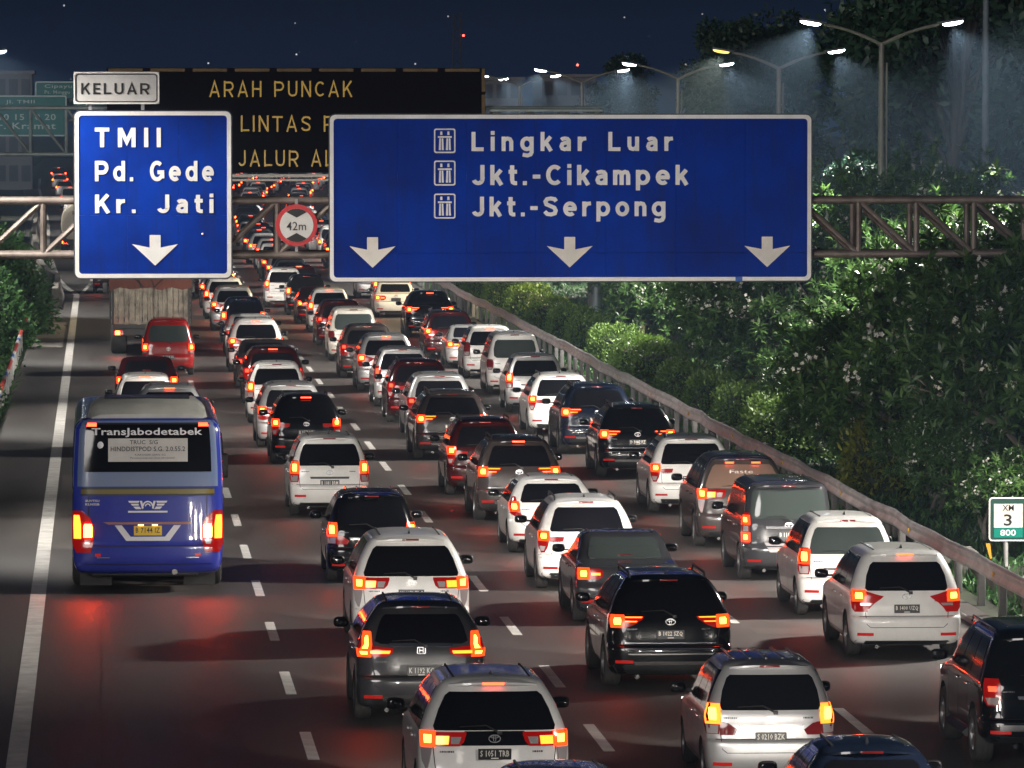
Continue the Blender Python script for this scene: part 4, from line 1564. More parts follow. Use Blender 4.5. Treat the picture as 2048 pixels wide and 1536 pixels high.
# SUV with round-ended horizontal lamps and bright lower trim
make_type('suv', hull(4.55, 1.82, 1.70, 1.08, rake=.34, tumble=.27, bump=.07), 4.55, 1.82, 1.70, 1.08, .36, .90, 2.66, dict(
    window=[(1.13, -.64, .64), (1.17, -.67, .67), (1.34, -.615, .615), (1.50, -.55, .55), (1.54, -.50, .50)],
    lens=[[(.93, .64, .84), (.98, .52, .875), (1.06, .40, .875), (1.10, .38, .86)]],
    core=[[(.96, .70, .82), (1.04, .69, .83), (1.09, .70, .81)]], core2=[[(1.075, .42, .66), (1.092, .41, .66)], [(1.015, .50, .66), (1.03, .48, .66)]],
    gate=gate(.68, .74, .56, 1.10), platez=.83, emblemz=1.02, badgez=.90, chrome=True, tyre=TY36, reflz=.40, valance=.38, sider=(.60, .85), rails=BLACKPL,
    extra=[('chrome_strip', 'rear', [(.69, -.66, .66), (.71, -.66, .66)], 10, .012, CHROME), ('chrome_strip', 'rear', [(.61, -.66, .66), (.625, -.66, .66)], 10, .012, CHROME),
           ('chrome_strip', 'rear', [(.53, -.62, .62), (.55, -.62, .62)], 10, .012, CHROME), ('skid_plate', 'rear', [(.38, -.52, .52), (.43, -.54, .54)], 10, .016, CHROME)]), 'suv')
# crossover minivan with spear-shaped lamps
make_type('spear', hull(4.47, 1.75, 1.70, 1.05, rake=.28, tumble=.245), 4.47, 1.75, 1.70, 1.05, .335, .84, 2.70, dict(
    window=[(1.07, -.61, .61), (1.11, -.645, .645), (1.30, -.615, .615), (1.46, -.55, .55), (1.505, -.50, .50)],
    lens=[[(.74, .62, .80), (.80, .58, .84), (.88, .50, .845), (.95, .40, .845), (.985, .36, .845), (1.02, .50, .845), (1.07, .66, .83)]],
    core=[[(.93, .665, .80), (1.0, .66, .805), (1.05, .67, .795)]], clear=[[(.84, .56, .72), (.88, .53, .72)]],
    gate=gate(.63, .66, .50, 1.07), platez=.79, emblemz=.98, badgez=.90, tyre=TY34, reflz=.37, valance=.29, sider=(.50, .68)), 'minivan')
# SUV with an L-shaped lamp and inner bar
make_type('elbow', hull(4.30, 1.74, 1.68, 1.05, rake=.32, tumble=.25), 4.30, 1.74, 1.68, 1.05, .34, .82, 2.60, dict(
    window=[(1.08, -.62, .62), (1.12, -.645, .645), (1.30, -.60, .60), (1.46, -.545, .545), (1.51, -.49, .49)],
    lens=[[(.70, .74, .80), (.80, .69, .835), (.90, .665, .845), (1.0, .66, .845), (1.07, .67, .83)], [(.90, .42, .655), (.985, .40, .655)]],
    core=[[(.94, .69, .80), (1.0, .68, .81), (1.06, .69, .80)]], clear=[[(.73, .75, .80), (.82, .72, .82)]],
    gate=gate(.62, .66, .54, 1.07), platez=.76, emblemz=.97, badgez=.88, tyre=TY34, reflz=.40, valance=.33, sider=(.52, .72), rails=BLACKPL), 'suv')
# hatchback with kite-shaped lamps
make_type('hatch', hull(3.95, 1.69, 1.52, .98, rake=.38, tumble=.25, hoodl=.9), 3.95, 1.69, 1.52, .98, .305, .66, 2.53, dict(
    window=[(1.01, -.58, .58), (1.05, -.61, .61), (1.18, -.575, .575), (1.32, -.52, .52), (1.36, -.46, .46)],
    lens=[[(.72, .58, .68), (.80, .60, .80), (.92, .63, .815), (1.02, .67, .79), (1.12, .70, .755)]],
    core=[[(.86, .655, .77), (.94, .65, .785), (1.0, .67, .77)]],
    gate=gate(.60, .63, .56, 1.0), platez=.72, emblemz=.90, badgez=.86, tyre=TY30, reflz=.36, valance=.29, sider=(.52, .78), logo='h', ribs=False), 'hatchback')
make_type('sedan', hull_sedan(4.62, 1.78, 1.46), 4.62, 1.78, 1.46, 1.0, .325, .98, 2.70, dict(
    window=[(1.05, -.60, .60), (1.09, -.62, .62), (1.20, -.60, .60), (1.32, -.56, .56), (1.36, -.52, .52)],
    lens=[[(.74, .50, .85), (.80, .42, .87), (.88, .42, .865), (.92, .48, .855)]],
    core=[[(.77, .68, .80), (.84, .67, .81), (.90, .68, .80)]], core2=[[(.81, .47, .62), (.85, .47, .62)]],
    gate=[(-.66, .93), (-.60, .70), (-.50, .685), (.50, .685), (.60, .70), (.66, .93)], platez=.76, emblemz=.90, badgez=.86, tyre=TY34, reflz=.36, valance=.29,
    sider=(1.10, 1.50), panes=(0, .48, 1), wiper=False, spoiler=False, brakez=1.10, rails=False, n=3.8), 'sedan')
# tall boxy van with stacked lamps
make_type('van', hull(4.70, 1.74, 1.86, 1.12, rake=.11, tumble=.14, hoodl=.75, ws=.85, bump=.05), 4.70, 1.74, 1.86, 1.12, .325, .78, 2.85, dict(
    window=[(1.16, -.66, .66), (1.20, -.70, .70), (1.45, -.69, .69), (1.66, -.66, .66), (1.70, -.62, .62)],
    lens=[[(.70, .73, .84), (.80, .725, .855), (1.1, .725, .85), (1.28, .725, .83)]],
    core=[[(.76, .745, .825), (.88, .745, .825)], [(1.08, .745, .82), (1.20, .745, .815)]], clear=[[(.93, .745, .825), (1.03, .745, .825)]],
    gate=gate(.70, .70, .52, 1.12), platez=.86, emblemz=1.05, garnish=.98, chrome=True, badgez=1.02, tyre=TY34, reflz=.36, valance=.30, sider=(.40, .46),
    extra=[('plate_recess', 'rear', [(.54, -.36, .36), (.72, -.46, .46)], 8, .003, CLEAR)]), 'van')
# rounded small van
make_type('minibus', hull(4.20, 1.69, 1.86, 1.08, rake=.20, tumble=.225, hoodl=.5, ws=.8, bump=.04), 4.20, 1.69, 1.86, 1.08, .31, .70, 2.65, dict(
    window=[(1.10, -.55, .55), (1.16, -.63, .63), (1.36, -.635, .635), (1.58, -.585, .585), (1.64, -.52, .52)],
    lens=[[(.74, .69, .80), (.82, .665, .82), (1.0, .665, .82), (1.06, .68, .80)]],
    core=[[(.86, .685, .795), (.94, .68, .80), (1.02, .69, .79)]], clear=[[(.75, .70, .79), (.82, .69, .80)]],
    gate=gate(.62, .64, .50, 1.08), platez=.62, emblemz=.88, badgez=.92, tyre=TY30, reflz=.38, valance=.30, sider=(.42, .50)), 'van')
# big off-roader with roof rails and a high bumper
make_type('offroad', hull(4.80, 1.86, 1.84, 1.16, zb=.34, rake=.20, tumble=.225, bump=.09), 4.80, 1.86, 1.80, 1.16, .385, .95, 2.80, dict(
    window=[(1.20, -.66, .66), (1.25, -.70, .70), (1.42, -.665, .665), (1.60, -.62, .62), (1.64, -.57, .57)],
    lens=[[(.84, .70, .84), (.92, .68, .88), (1.10, .68, .88), (1.20, .70, .86)]],
    core=[[(1.02, .71, .84), (1.11, .71, .845)]], clear=[[(.86, .71, .83), (.95, .70, .86)]],
    gate=gate(.68, .72, .62, 1.16), platez=.80, emblemz=1.10, garnish=.93, chrome=True, badgez=1.02, tyre=TY36, reflz=.48, valance=.44, sider=(.55, .70), rails=CHROME, spoiler=True,
    extra=[('bumper_chrome', 'rear', [(.52, -.70, .70), (.60, -.70, .70)], 10, .02, CHROME), ('side_step', 'left', [(.36, 1.5, 3.2), (.42, 1.5, 3.2)], 4, .10, BLACKPL),
           ('side_step', 'right', [(.36, 1.5, 3.2), (.42, 1.5, 3.2)], 4, .10, BLACKPL)]), 'suv')

PLATE_ME = MB().box((0, 0, 0), (.40, .012, .135), 0, None, .004).mesh('number_plate')


def spot(parent, loc, aim, watts, col, size, blend, rad):
    ld = bpy.data.lights.new('light', 'SPOT')
    ld.energy = watts
    ld.color = col
    ld.spot_size = R(size)
    ld.spot_blend = blend
    ld.shadow_soft_size = rad
    o = bpy.data.objects.new('light', ld)
    COL.objects.link(o)
    o.parent = parent
    o.location = loc
    o.rotation_euler = Vector(aim).to_track_quat('-Z', 'Y').to_euler()
    return o


_RS = random.Random(99)
GROUP = {'A': 'vehicles in the bus lane', 'B': 'cars in the second lane', 'C': 'cars in the third lane', 'D': 'cars in the lane beside the guardrail'}


def place(key, X, Y, col, label, group, lamp='bright', brake=False, plate=None, far=False, heads=True, glass=None, rz=0.0, lit_plate=False, sx=1.0):
    T = TYPES[key]
    root = empty(T['name'], (X, Y, 0), rz + _RS.uniform(-.008, .008))
    root.scale = (.89 * _RS.uniform(.975, 1.025), .89 * _RS.uniform(.96, 1.03), .89 * _RS.uniform(.96, 1.02))
    tag(root, label, T['name'].replace('_', ' ') if T['name'] not in ('suv',) else 'SUV', group)
    core = {'bright': CORE, 'dim': CORE_DIM, 'amber': AMBER, 'off': LENS_OFF}[lamp]
    core2 = {'bright': CORE_O, 'dim': LENS, 'amber': LENS_OFF, 'off': LENS_OFF}[lamp]
    lens = {'bright': LENS, 'dim': LENS, 'amber': LENS_OFF, 'off': LENS_OFF}[lamp]
    mp = {'PAINT': PAINT[col], 'CORE': core, 'CORE2': core2, 'LENS': lens, 'BRAKE': BRAKEBAR, 'INNER': {'bright': HALO, 'dim': LENS, 'amber': HALO_A, 'off': LENS_OFF}[lamp], 'GLASS': glass or GLASS}
    link('body', T['body'], [PAINT[col], BLACKPL], root)
    for p_ in T['parts']:
        if far and not p_['far']:
            continue
        mat = mp.get(p_['mat'], p_['mat']) if isinstance(p_['mat'], str) else p_['mat']
        if p_['flag'] == 'brake' and not brake:
            mat = LENS_OFF
            if far:
                continue
        o = link(p_['name'], p_['me'], mat, root, p_.get('loc'))
        if p_.get('rz'):
            o.rotation_euler = (0, 0, p_['rz'])
        for nm, me, mt in p_['sub']:
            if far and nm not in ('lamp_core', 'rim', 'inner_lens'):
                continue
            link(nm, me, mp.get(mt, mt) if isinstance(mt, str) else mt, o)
    if not far:
        py_, pz_ = T['plate']
        po = link('number_plate', PLATE_ME, PLATEBLK, root, (0, py_, pz_))
        if plate:
            vs_, fs_ = text_mesh(plate, .01, 1.05, 1)
            MB().add([(-.175 + v_[0] * .35, -.0085, -.030 + v_[2] * .078) for v_ in vs_], fs_).build(
                'lettering', PLATELIT if lit_plate else PLATEWHT, po)
            MB().box((0, -.0075, -.050), (.09, .002, .012)).build('date_strip', PLATEWHT, po)
    if heads:
        z0 = .74
        for s in (-1, 1):
            spot(root, (s * T['W'] * .36, T['L'] + .06, z0), (0.0, 1, -.045), HEAD_W, (1.0, .93, .84), 62, .7, .06)
    return root

# ------------------------------------------------------------------ the cars, lane by lane (X, distance, paint, label ...)
L_ = place
_N1 = 'first second third fourth fifth sixth seventh eighth ninth tenth eleventh twelfth thirteenth fourteenth fifteenth sixteenth seventeenth eighteenth nineteenth twentieth'.split()


def nth(n):
    if n <= 20:
        return _N1[n - 1]
    return {2: 'twenty', 3: 'thirty', 4: 'forty', 5: 'fifty'}[n // 10] + ('-' + _N1[n % 10 - 1] if n % 10 else 'th')


# lane one
L_('carrier', 1.46, 133.5, 'silver', 'silver car just ahead of the blue bus, nearest its roof', GROUP['A'], brake=True, lamp='dim')
L_('mpv', 0.98, 140.5, 'white', 'white car between the silver car and the dark sedan ahead of the bus', GROUP['A'], brake=True, lamp='dim')
L_('sedan', 1.12, 154.5, 'maroon', 'dark red sedan close behind the red van', GROUP['A'])
L_('minibus', 1.86, 173.5, 'red', 'bright red van following the slatted cargo truck', GROUP['A'], glass=GLASS_GREY, plate='B 1714 SX')
L_('mpv', 0.34, 250, 'maroon', 'small dark red car at the end of the solid edge line', GROUP['A'])
# lane two
L_('mpv', 4.28, 55.9, 'navy', 'dark blue car whose roof just enters the bottom edge', GROUP['B'], heads=False)
L_('carrier_black', 4.17, 64.8, 'white', 'white minivan at the bottom with wide lit lamps and black tailgate band', GROUP['B'], brake=True, plate='S 1051 TRB')
L_('crossover', 3.95, 75.6, 'grey', 'dark grey crossover with hooked red lamps behind the white minivan', GROUP['B'], plate='K 1192 KG')
L_('carrier', 4.33, 85.6, 'white', 'white minivan with wide lamps directly in front of the grey crossover', GROUP['B'], plate='W 1059 TRG')
L_('mpv2', 4.32, 97.9, 'black', 'black minivan between two white minivans in the second lane', GROUP['B'], plate='B 1582 UZK')
L_('mpv', 4.23, 113.8, 'white', 'white minivan with tall lamps in the open stretch right of the bus', GROUP['B'], plate='B 1081 BRM')
L_('elbow', 4.36, 130.8, 'black', 'black SUV with glowing tall lamps and high brake light, right of the bus roof', GROUP['B'], brake=True, plate='B 1552 NP')
L_('spear', 4.22, 136.8, 'silver', 'silver minivan half hidden by the black SUV with the high brake light', GROUP['B'])
L_('mpv', 4.2, 147.3, 'white', 'tall white minivan with dark window and two bright lamps in the second lane', GROUP['B'])
L_('spear', 4.38, 157.0, 'maroon', 'dark maroon car with lit high brake light in the second lane', GROUP['B'], brake=True, lamp='dim')
L_('sedan', 4.4, 166.0, 'brown', 'grey brown sedan ahead of the maroon car in the second lane', GROUP['B'], lamp='dim')
L_('spear', 4.42, 176.0, 'white', 'white car with amber top light ahead of the grey brown sedan', GROUP['B'], brake=True)
L_('sedan', 4.55, 186.5, 'white', 'white sedan ahead of the white car with amber top light', GROUP['B'], lamp='dim')
L_('mpv', 4.56, 198.0, 'navy', 'dark blue minivan just below the right edge of the exit sign', GROUP['B'])
L_('spear', 4.46, 208.5, 'silver', 'silver car right under the bottom corner of the exit sign', GROUP['B'])
L_('mpv', 4.4, 219.5, 'white', 'white car partly behind the bottom of the exit sign', GROUP['B'])
L_('hatch', 4.4, 231, 'grey', 'grey hatchback mostly behind the exit sign', GROUP['B'])
# lane three
L_('hatch', 7.58, 59.4, 'navy', 'dark blue hatchback at the bottom edge with grey roof', GROUP['C'], heads=True, lamp='dim')
L_('mpv2', 7.48, 67.9, 'silver', 'silver minivan with both amber indicators lit', GROUP['C'], lamp='amber', plate='S 0210 BZK')
L_('suv', 7.46, 79.8, 'black', 'black SUV with chrome strips across its bumper', GROUP['C'], plate='B 1022 SZQ', lit_plate=True)
L_('sedan', 7.78, 90.0, 'grey', 'dark grey sedan with clear rear window ahead of the black SUV', GROUP['C'], glass=GLASS_GREY)
L_('elbow', 7.66, 96.2, 'white', 'white SUV with L-shaped lamps ahead of the grey sedan', GROUP['C'], lit_plate=True)
L_('hatch', 7.70, 104.2, 'white', 'white hatchback with kite-shaped lamps in the third lane', GROUP['C'], lamp='bright')
L_('suv', 7.68, 112.2, 'brown', 'dark grey brown SUV with lit high brake light in the third lane', GROUP['C'], brake=True)
L_('elbow', 7.52, 119.6, 'maroon', 'maroon SUV directly ahead of the grey brown one', GROUP['C'])
L_('suv', 7.58, 132.0, 'brown', 'dark SUV with bright bumper trim and readable plate in mid road', GROUP['C'], plate='B 1050 K', lit_plate=True)
L_('spear', 7.76, 140.2, 'silver', 'silver minivan half behind the dark SUV in mid road', GROUP['C'], lamp='dim')
L_('elbow', 7.65, 147.4, 'maroon', 'dark maroon car between two silver minivans in the third lane', GROUP['C'], lamp='dim')
L_('mpv', 7.64, 155.2, 'silver', 'silver minivan with tall red lamps ahead of the dark maroon car', GROUP['C'], lamp='dim')
L_('spear', 7.62, 163.8, 'silver', 'pale silver car with bright brake bar in the third lane', GROUP['C'], brake=True)
L_('spear', 7.46, 171.8, 'brown', 'grey car reflecting red ahead of the car with the brake bar', GROUP['C'], lamp='dim')
L_('minibus', 7.53, 183.0, 'cream', 'cream white van with unlit lamps in the third lane', GROUP['C'], lamp='off', glass=GLASS_GREY)
L_('spear', 7.6, 194.8, 'maroon', 'dark red car close ahead of the cream van', GROUP['C'], lamp='dim')
L_('mpv', 7.68, 206.5, 'white', 'white minivan with brake bar below the gap between the signs', GROUP['C'], brake=True)
L_('sedan', 7.6, 214.5, 'maroon', 'dark red sedan below the left corner of the wide sign', GROUP['C'])
L_('mpv', 7.46, 223.5, 'black', 'black minivan below the round height sign', GROUP['C'])
L_('mpv', 6.9, 232.0, 'white', 'bright white car drifting left below the round height sign', GROUP['C'])
L_('spear', 7.66, 238.0, 'maroon', 'dark car with brake bar seen through the truss bottom', GROUP['C'], brake=True)
# lane four
L_('offroad', 10.98, 69.8, 'black', 'black off-roader with roof rails cut by the right edge', GROUP['D'], lamp='dim')
L_('spear', 11.15, 84.0, 'white', 'large white minivan with spear-shaped lamps beside the guardrail', GROUP['D'], brake=True, plate='B 1400 UZQ')
L_('mpv', 11.18, 90.9, 'white', 'white minivan with a grey rear window behind the dark van', GROUP['D'], glass=GLASS_GREY, plate='B 1229 KZ')
L_('van', 11.08, 98.0, 'grey', 'dark grey boxy van with stacked lamps and bright rear window', GROUP['D'], glass=GLASS_GREY, plate='B 1181 FK')
D5 = L_('carrier', 11.10, 105.2, 'brown', 'grey brown minivan with tan rear window and two top lights', GROUP['D'], glass=GLASS_TAN)
L_('elbow', 11.08, 114.2, 'white', 'white SUV just behind the two black SUVs by the guardrail', GROUP['D'], plate='B 1734 SZX')
L_('suv', 11.04, 125.5, 'black', 'black SUV with glowing plate, second in its pair by the guardrail', GROUP['D'], plate='D 1082 PZ', lit_plate=True)
L_('suv', 10.9, 134.0, 'navy', 'dark blue SUV leading the pair beside the guardrail', GROUP['D'], plate='B 1600 G')
L_('elbow', 10.66, 141.4, 'white', 'white SUV ahead of the dark blue SUV', GROUP['D'])
L_('mpv', 10.8, 152.0, 'silver', 'silver minivan with bright lamps beside the guardrail', GROUP['D'])
L_('minibus', 10.95, 161.8, 'white', 'white rounded van with faint lamps beside the guardrail', GROUP['D'], lamp='off', glass=GLASS_GREY)
L_('mpv', 10.9, 171.4, 'white', 'white minivan with tall unlit red lamps near the hedge bend', GROUP['D'], lamp='off', brake=True)
L_('sedan', 10.8, 177.6, 'silver', 'silver sedan squeezed ahead of the white minivan with unlit lamps', GROUP['D'])
L_('spear', 10.5, 184.4, 'maroon', 'dark red car with bright lower tailgate by the rail', GROUP['D'])
L_('suv', 10.85, 202.0, 'black', 'black SUV with lit brake bar under the wide sign', GROUP['D'], brake=True)
L_('sedan', 10.6, 220.5, 'white', 'white sedan under the wide sign beside the rail', GROUP['D'])
L_('mpv', 11.0, 231.5, 'maroon', 'dark red car behind the bottom edge of the wide sign', GROUP['D'])
L_('spear', 10.9, 243.0, 'silver', 'silver car deepest under the wide sign by the rail', GROUP['D'], brake=True)
# script and top lights on the tan window
text('window_script', 'Faste', -.26, .20, 1.46, 1.53, .215, flat('script_pale', (.45, .38, .34), .5), D5)
for sx in (-.26, .26):
    MB().box((sx, .27, 1.665), (.17, .03, .03), 0, None, .008).build('brake_light', BRAKEBAR, D5)

# far traffic seen through the gap between the signs and along the exit lane
FAR = ['white', 'white', 'silver', 'black', 'grey', 'maroon', 'white', 'navy', 'silver']
KINDS_ = ['mpv', 'spear', 'elbow', 'suv', 'hatch', 'minibus', 'carrier']
rf = random.Random(5)
for lane, X0, y0 in (('second', 4.4, 243), ('third', 7.6, 247), ('fourth', 11.0, 252), ('right-hand', 14.6, 330)):
    Y = y0
    n = 0
    while Y < 640:
        X = X0 + cx(Y) + rf.uniform(-.25, .25)
        c_ = rf.choice(FAR)
        k_ = rf.choice(KINDS_)
        br = rf.random() < .55
        lm = rf.choice(['bright', 'bright', 'bright', 'dim'])
        u, w = pix((X, Y, .9))
        if 425 < u < 700 and 350 < w < 575:
            n += 1
            L_(k_, X, Y, c_, 'distant %s %s in hazy traffic, %s in the %s lane beyond the signs' % (
                {'navy': 'dark blue'}.get(c_, c_), TYPES[k_]['name'], nth(n), lane), 'distant cars in the haze', lm, br, far=True, heads=False)
        Y += rf.uniform(8.0, 11.0)
for i, (Y, k_, c_) in enumerate([(362, 'mpv', 'white'), (402, 'spear', 'white'), (455, 'minibus', 'white'), (505, 'suv', 'silver'), (560, 'mpv', 'white'), (610, 'elbow', 'maroon')]):
    L_(k_, xl(Y) + 1.9, Y, c_, 'far %s %s on the exit lane at left, %s counting away' % (c_, TYPES[k_]['name'], nth(i + 1)), 'far cars on the exit lane', 'bright', True, far=True, heads=(i == 0))

# ------------------------------------------------------------------ the bus
BL = 8.3
bus = empty('bus', (0.70, 96.0, 0))
tag(bus, 'blue city coach lettered TransJabodetabek in the left lane', 'bus')
BC = [(.32, 1.06, .16, BL - .2), (.38, 1.13, .06, BL - .05), (.55, 1.175, .0, BL), (.75, 1.185, 0, BL), (.80, 1.185, .012, BL), (1.1, 1.19, .02, BL - .02),
      (1.6, 1.19, .03, BL - .04), (1.9, 1.185, .045, BL - .1), (2.3, 1.17, .07, BL - .2), (2.62, 1.145, .11, BL - .4), (2.70, 1.10, .15, BL - .5),
      (2.752, 1.03, .22, BL - .65), (2.78, .90, .36, BL - .9), (2.795, .68, .7, BL - 1.3), (2.80, .45, 1.2, BL - 1.8)]
bs = Shell(BC, 5.2, .38, .5, 4)
link('body', bs.body([(2.1, .48), (6.4, .48)], .58), [PAINT['blue'], BLACKPL], bus)
SLATE = paint('paint_slate_blue', (0.12, 0.17, 0.30), 0.0, 0.3)
OLIVE = flat('stripe_olive', (.16, .12, .02), .3, coat=.5)
BWHITE = flat('bus_white', (.66, .66, .68), .4)
P_ = lambda nm, rows_, nc, off, mt, par=bus: patch(bs, 'rear', rows_, nc, off).build(nm, mt, par, 45)
P_('upper_panel', [(1.70, -1.17, 1.17), (2.0, -1.165, 1.165), (2.6, -1.13, 1.13), (2.68, -1.09, 1.09), (2.73, -1.04, 1.04)], 30, .004, SLATE)
P_('rear_window', [(1.93, -1.0, 1.0), (2.3, -.99, .99), (2.60, -.97, .97), (2.67, -.93, .93)], 24, .010, GLASS)
P_('window_edge', [(2.67, -.98, .98), (2.695, -.95, .95)], 24, .010, BLACKPL)
P_('stripe', [(1.585, -1.18, 1.18), (1.655, -1.18, 1.18)], 16, .008, OLIVE)
P_('stripe', [(1.66, -1.18, 1.18), (1.69, -1.18, 1.18)], 16, .008, BLACKPL)
P_('stripe', [(1.555, -1.18, 1.18), (1.58, -1.18, 1.18)], 16, .008, BLACKPL)
P_('bronze_trim', [(1.105, -.62, .62), (1.14, -.70, .70)], 12, .02, flat('bronze', (.22, .10, .06), .35, .6))
mb = MB()
seam(bs, 'rear', [(-1.0, .77), (-.6, .765), (.6, .765), (1.0, .77)], .02, .004, False, mb)
seam(bs, 'rear', [(-.93, .80), (-.93, 1.55)], .012, .004, False, mb)
seam(bs, 'rear', [(.93, .80), (.93, 1.55)], .012, .004, False, mb)
seam(bs, 'rear', [(-1.0, .48), (-.6, .475), (.6, .475), (1.0, .48)], .014, .004, False, mb)
mb.build('engine_door_seam', GAP, bus)
yw = bs.rear(0, 2.4)


def bus_text(body, x0, x1, z0, z1, mat, bold, par=bus, dy=-.016):
    vs_, fs_ = text_mesh(body, bold, 1.02, 2)
    pts = [(x0 + v_[0] * (x1 - x0), bs.rear(x0 + v_[0] * (x1 - x0), z0 + v_[2] * (z1 - z0)) + dy, z0 + v_[2] * (z1 - z0)) for v_ in vs_]
    return MB().add(pts, fs_).build('lettering', mat, par)


bus_text('TransJabodetabek', -.88, .86, 2.475, 2.62, BWHITE, .018)
pn = P_('paper_notice', [(2.09, -.62, .63), (2.33, -.62, .63), (2.455, -.62, .63)], 12, .014, worn('notice_paper', (.52, .50, .47), .7, var=.1))
INK = flat('notice_ink', (.04, .04, .045), .7)
bus_text('TRUC  S/G', -.28, .16, 2.365, 2.43, INK, .012, pn, -.0185)
bus_text('HINDDISTPOD S.G. 2.0.55.2', -.58, .59, 2.255, 2.33, INK, .012, pn, -.0185)
bus_text('KAROSERI DAN SG', -.20, .28, 2.185, 2.215, INK, .004, pn, -.0185)
bus_text('Perusahaanangkutan umum Jabodetabek', -.27, .43, 2.13, 2.165, INK, .004, pn, -.0185)
MB().ball((-.74, bs.rear(-.74, 2.35) - .012, 2.35), (.05, .006, .06), 8, 6).build('window_sticker', BWHITE, bus, 60)
bus_text('SUVTSU', -.98, -.76, 1.46, 1.495, BWHITE, .02)
bus_text('KLNSSB', -.98, -.76, 1.405, 1.44, BWHITE, .02)
# winged emblem
em = MB()


def epoly(pts):
    em.add([(x, bs.rear(x, z) - .012, z) for x, z in pts], [tuple(range(len(pts)))])


for s in (-1, 1):
    def fl(pts): epoly([(s * x, z) for x, z in (pts if s > 0 else reversed(pts))])
    fl([(.13, 1.475), (.31, 1.475), (.29, 1.445), (.145, 1.445)])
    fl([(.145, 1.430), (.27, 1.430), (.245, 1.400), (.14, 1.400)])
    fl([(.13, 1.385), (.23, 1.385), (.19, 1.345), (.10, 1.345)])
    fl([(.09, 1.475), (.125, 1.475), (.09, 1.345), (.065, 1.36)])
for k in range(14):
    t0, t1 = math.pi * k / 14, math.pi * (k + 1) / 14
    for r0, r1 in ((.085, .063), (.045, .028)):
        epoly([(r0 * math.cos(t0), 1.39 + r0 * math.sin(t0)), (r0 * math.cos(t1), 1.39 + r0 * math.sin(t1)),
               (r1 * math.cos(t1), 1.39 + r1 * math.sin(t1)), (r1 * math.cos(t0), 1.39 + r1 * math.sin(t0))])
epoly([(-.31, 1.29), (.31, 1.29), (.31, 1.318), (-.31, 1.318)])
em.build('winged_emblem', BWHITE, bus)
# white V trim around the plate
vt = MB()
for s in (-1, 1):
    pts = [(s * .52, 1.09), (s * .41, 1.09), (s * .27, .91), (s * .34, .845)]
    vt.add([(x, bs.rear(x, z) - .010, z) for x, z in pts], [(0, 1, 2, 3)])
vt.add([(x, bs.rear(x, z) - .010, z) for x, z in [(-.27, .91), (.27, .91), (.34, .845), (-.34, .845)]], [(0, 1, 2, 3)])
vt.build('white_trim', BWHITE, bus)
po = link('number_plate', MB().box((0, 0, 0), (.44, .012, .15), 0, None, .004).mesh(), PLATEYEL, bus, (0, bs.rear(0, 1.0) - .014, 1.005))
vs_, fs_ = text_mesh('B 7144 IZ', .012, 1.05, 1)
MB().add([(-.19 + v_[0] * .38, -.0085, -.035 + v_[2] * .085) for v_ in vs_], fs_).build('lettering', PLATEINK, po)
for sx in (-.11, .11):
    MB().box((sx, bs.rear(0, 1.09) - .03, 1.095), (.09, .03, .016), 0, None, .005).build('plate_light', glow('plate_lamp', (1.0, .75, .35), 2.5), bus)
BUSAMB = glow('bus_amber_lamp', (1.0, .14, .012), 5.0)
BUSCORE = glow('bus_brake_lamp', (1.0, .045, .005), 85.0)
for s in (-1, 1):
    rs = lambda rr: [(z, a0, a1) if s > 0 else (z, -a1, -a0) for z, a0, a1 in rr]
    lp = P_('tail_lamp', rs([(.66, .90, 1.12), (.80, .86, 1.175), (1.0, .84, 1.18), (1.20, .90, 1.175), (1.32, 1.04, 1.165)]), 6, .014, LENS)
    P_('indicator_lamp', rs([(.88, 1.045, 1.145), (1.10, 1.045, 1.15), (1.25, 1.07, 1.145)]), 3, .026, BUSAMB, lp)
    P_('brake_lamp', rs([(.90, .875, 1.0), (1.05, .87, 1.005), (1.11, .885, .99)]), 3, .03, BUSCORE, lp)
    P_('clear_lens', rs([(.79, .91, .985), (.86, .90, .99)]), 2, .024, CLEAR, lp)
    P_('upper_marker', rs([(2.64, .80, .95), (2.685, .80, .94)]), 6, .022, BRAKEBAR)
    P_('reflector', rs([(.60, .74, .83), (.645, .74, .83)]), 2, .012, REFLECT)
    P_('bumper_bracket', rs([(.575, .60, .80), (.59, .60, .80)]), 2, .02, CHROME)
    # side glazing
    for i in range(4):
        y0 = 1.0 + i * 1.62
        patch(bs, 'right' if s > 0 else 'left', [(1.80, y0, y0 + 1.5), (2.2, y0, y0 + 1.5), (2.58, y0, y0 + 1.5)], 6, .006).build('side_window', GLASS, bus, 45)
    patch(bs, 'right' if s > 0 else 'left', [(1.585, .2, 7.9), (1.655, .2, 7.9)], 20, .006).build('stripe', OLIVE, bus, 45)
    for wy in (2.1, 6.4):
        t_, r_, d_ = TY36
        w_ = link('wheel', t_, RUBBER, bus, (s * 1.03, wy, .48))
        w_.scale = (1.25, 1.28, 1.28)
        w_.rotation_euler = (0, 0, 0 if s > 0 else math.pi)
        link('rim', r_, RIM, w_)
    if s > 0:
        MB().tube([(1.12, 7.8, 2.2), (1.30, 8.1, 2.1), (1.34, 8.1, 1.7)], .025, 8).box((1.34, 8.08, 1.55), (.18, .09, .42), 0, None, .03).build('side_mirror', BLACKPL, bus, 45)
    spot(bus, (s * .9, BL + .08, .8), (0, 1, -.05), HEAD_W * 1.4, (1, .94, .86), 62, .7, .08)
    patch(bs, 'front', [(.72, s * .62, s * 1.05), (.92, s * .62, s * 1.08)] if s > 0 else [(.72, s * 1.05, s * .62), (.92, s * 1.08, s * .62)], 4, .012).build('headlamp', HEADGLASS, bus)
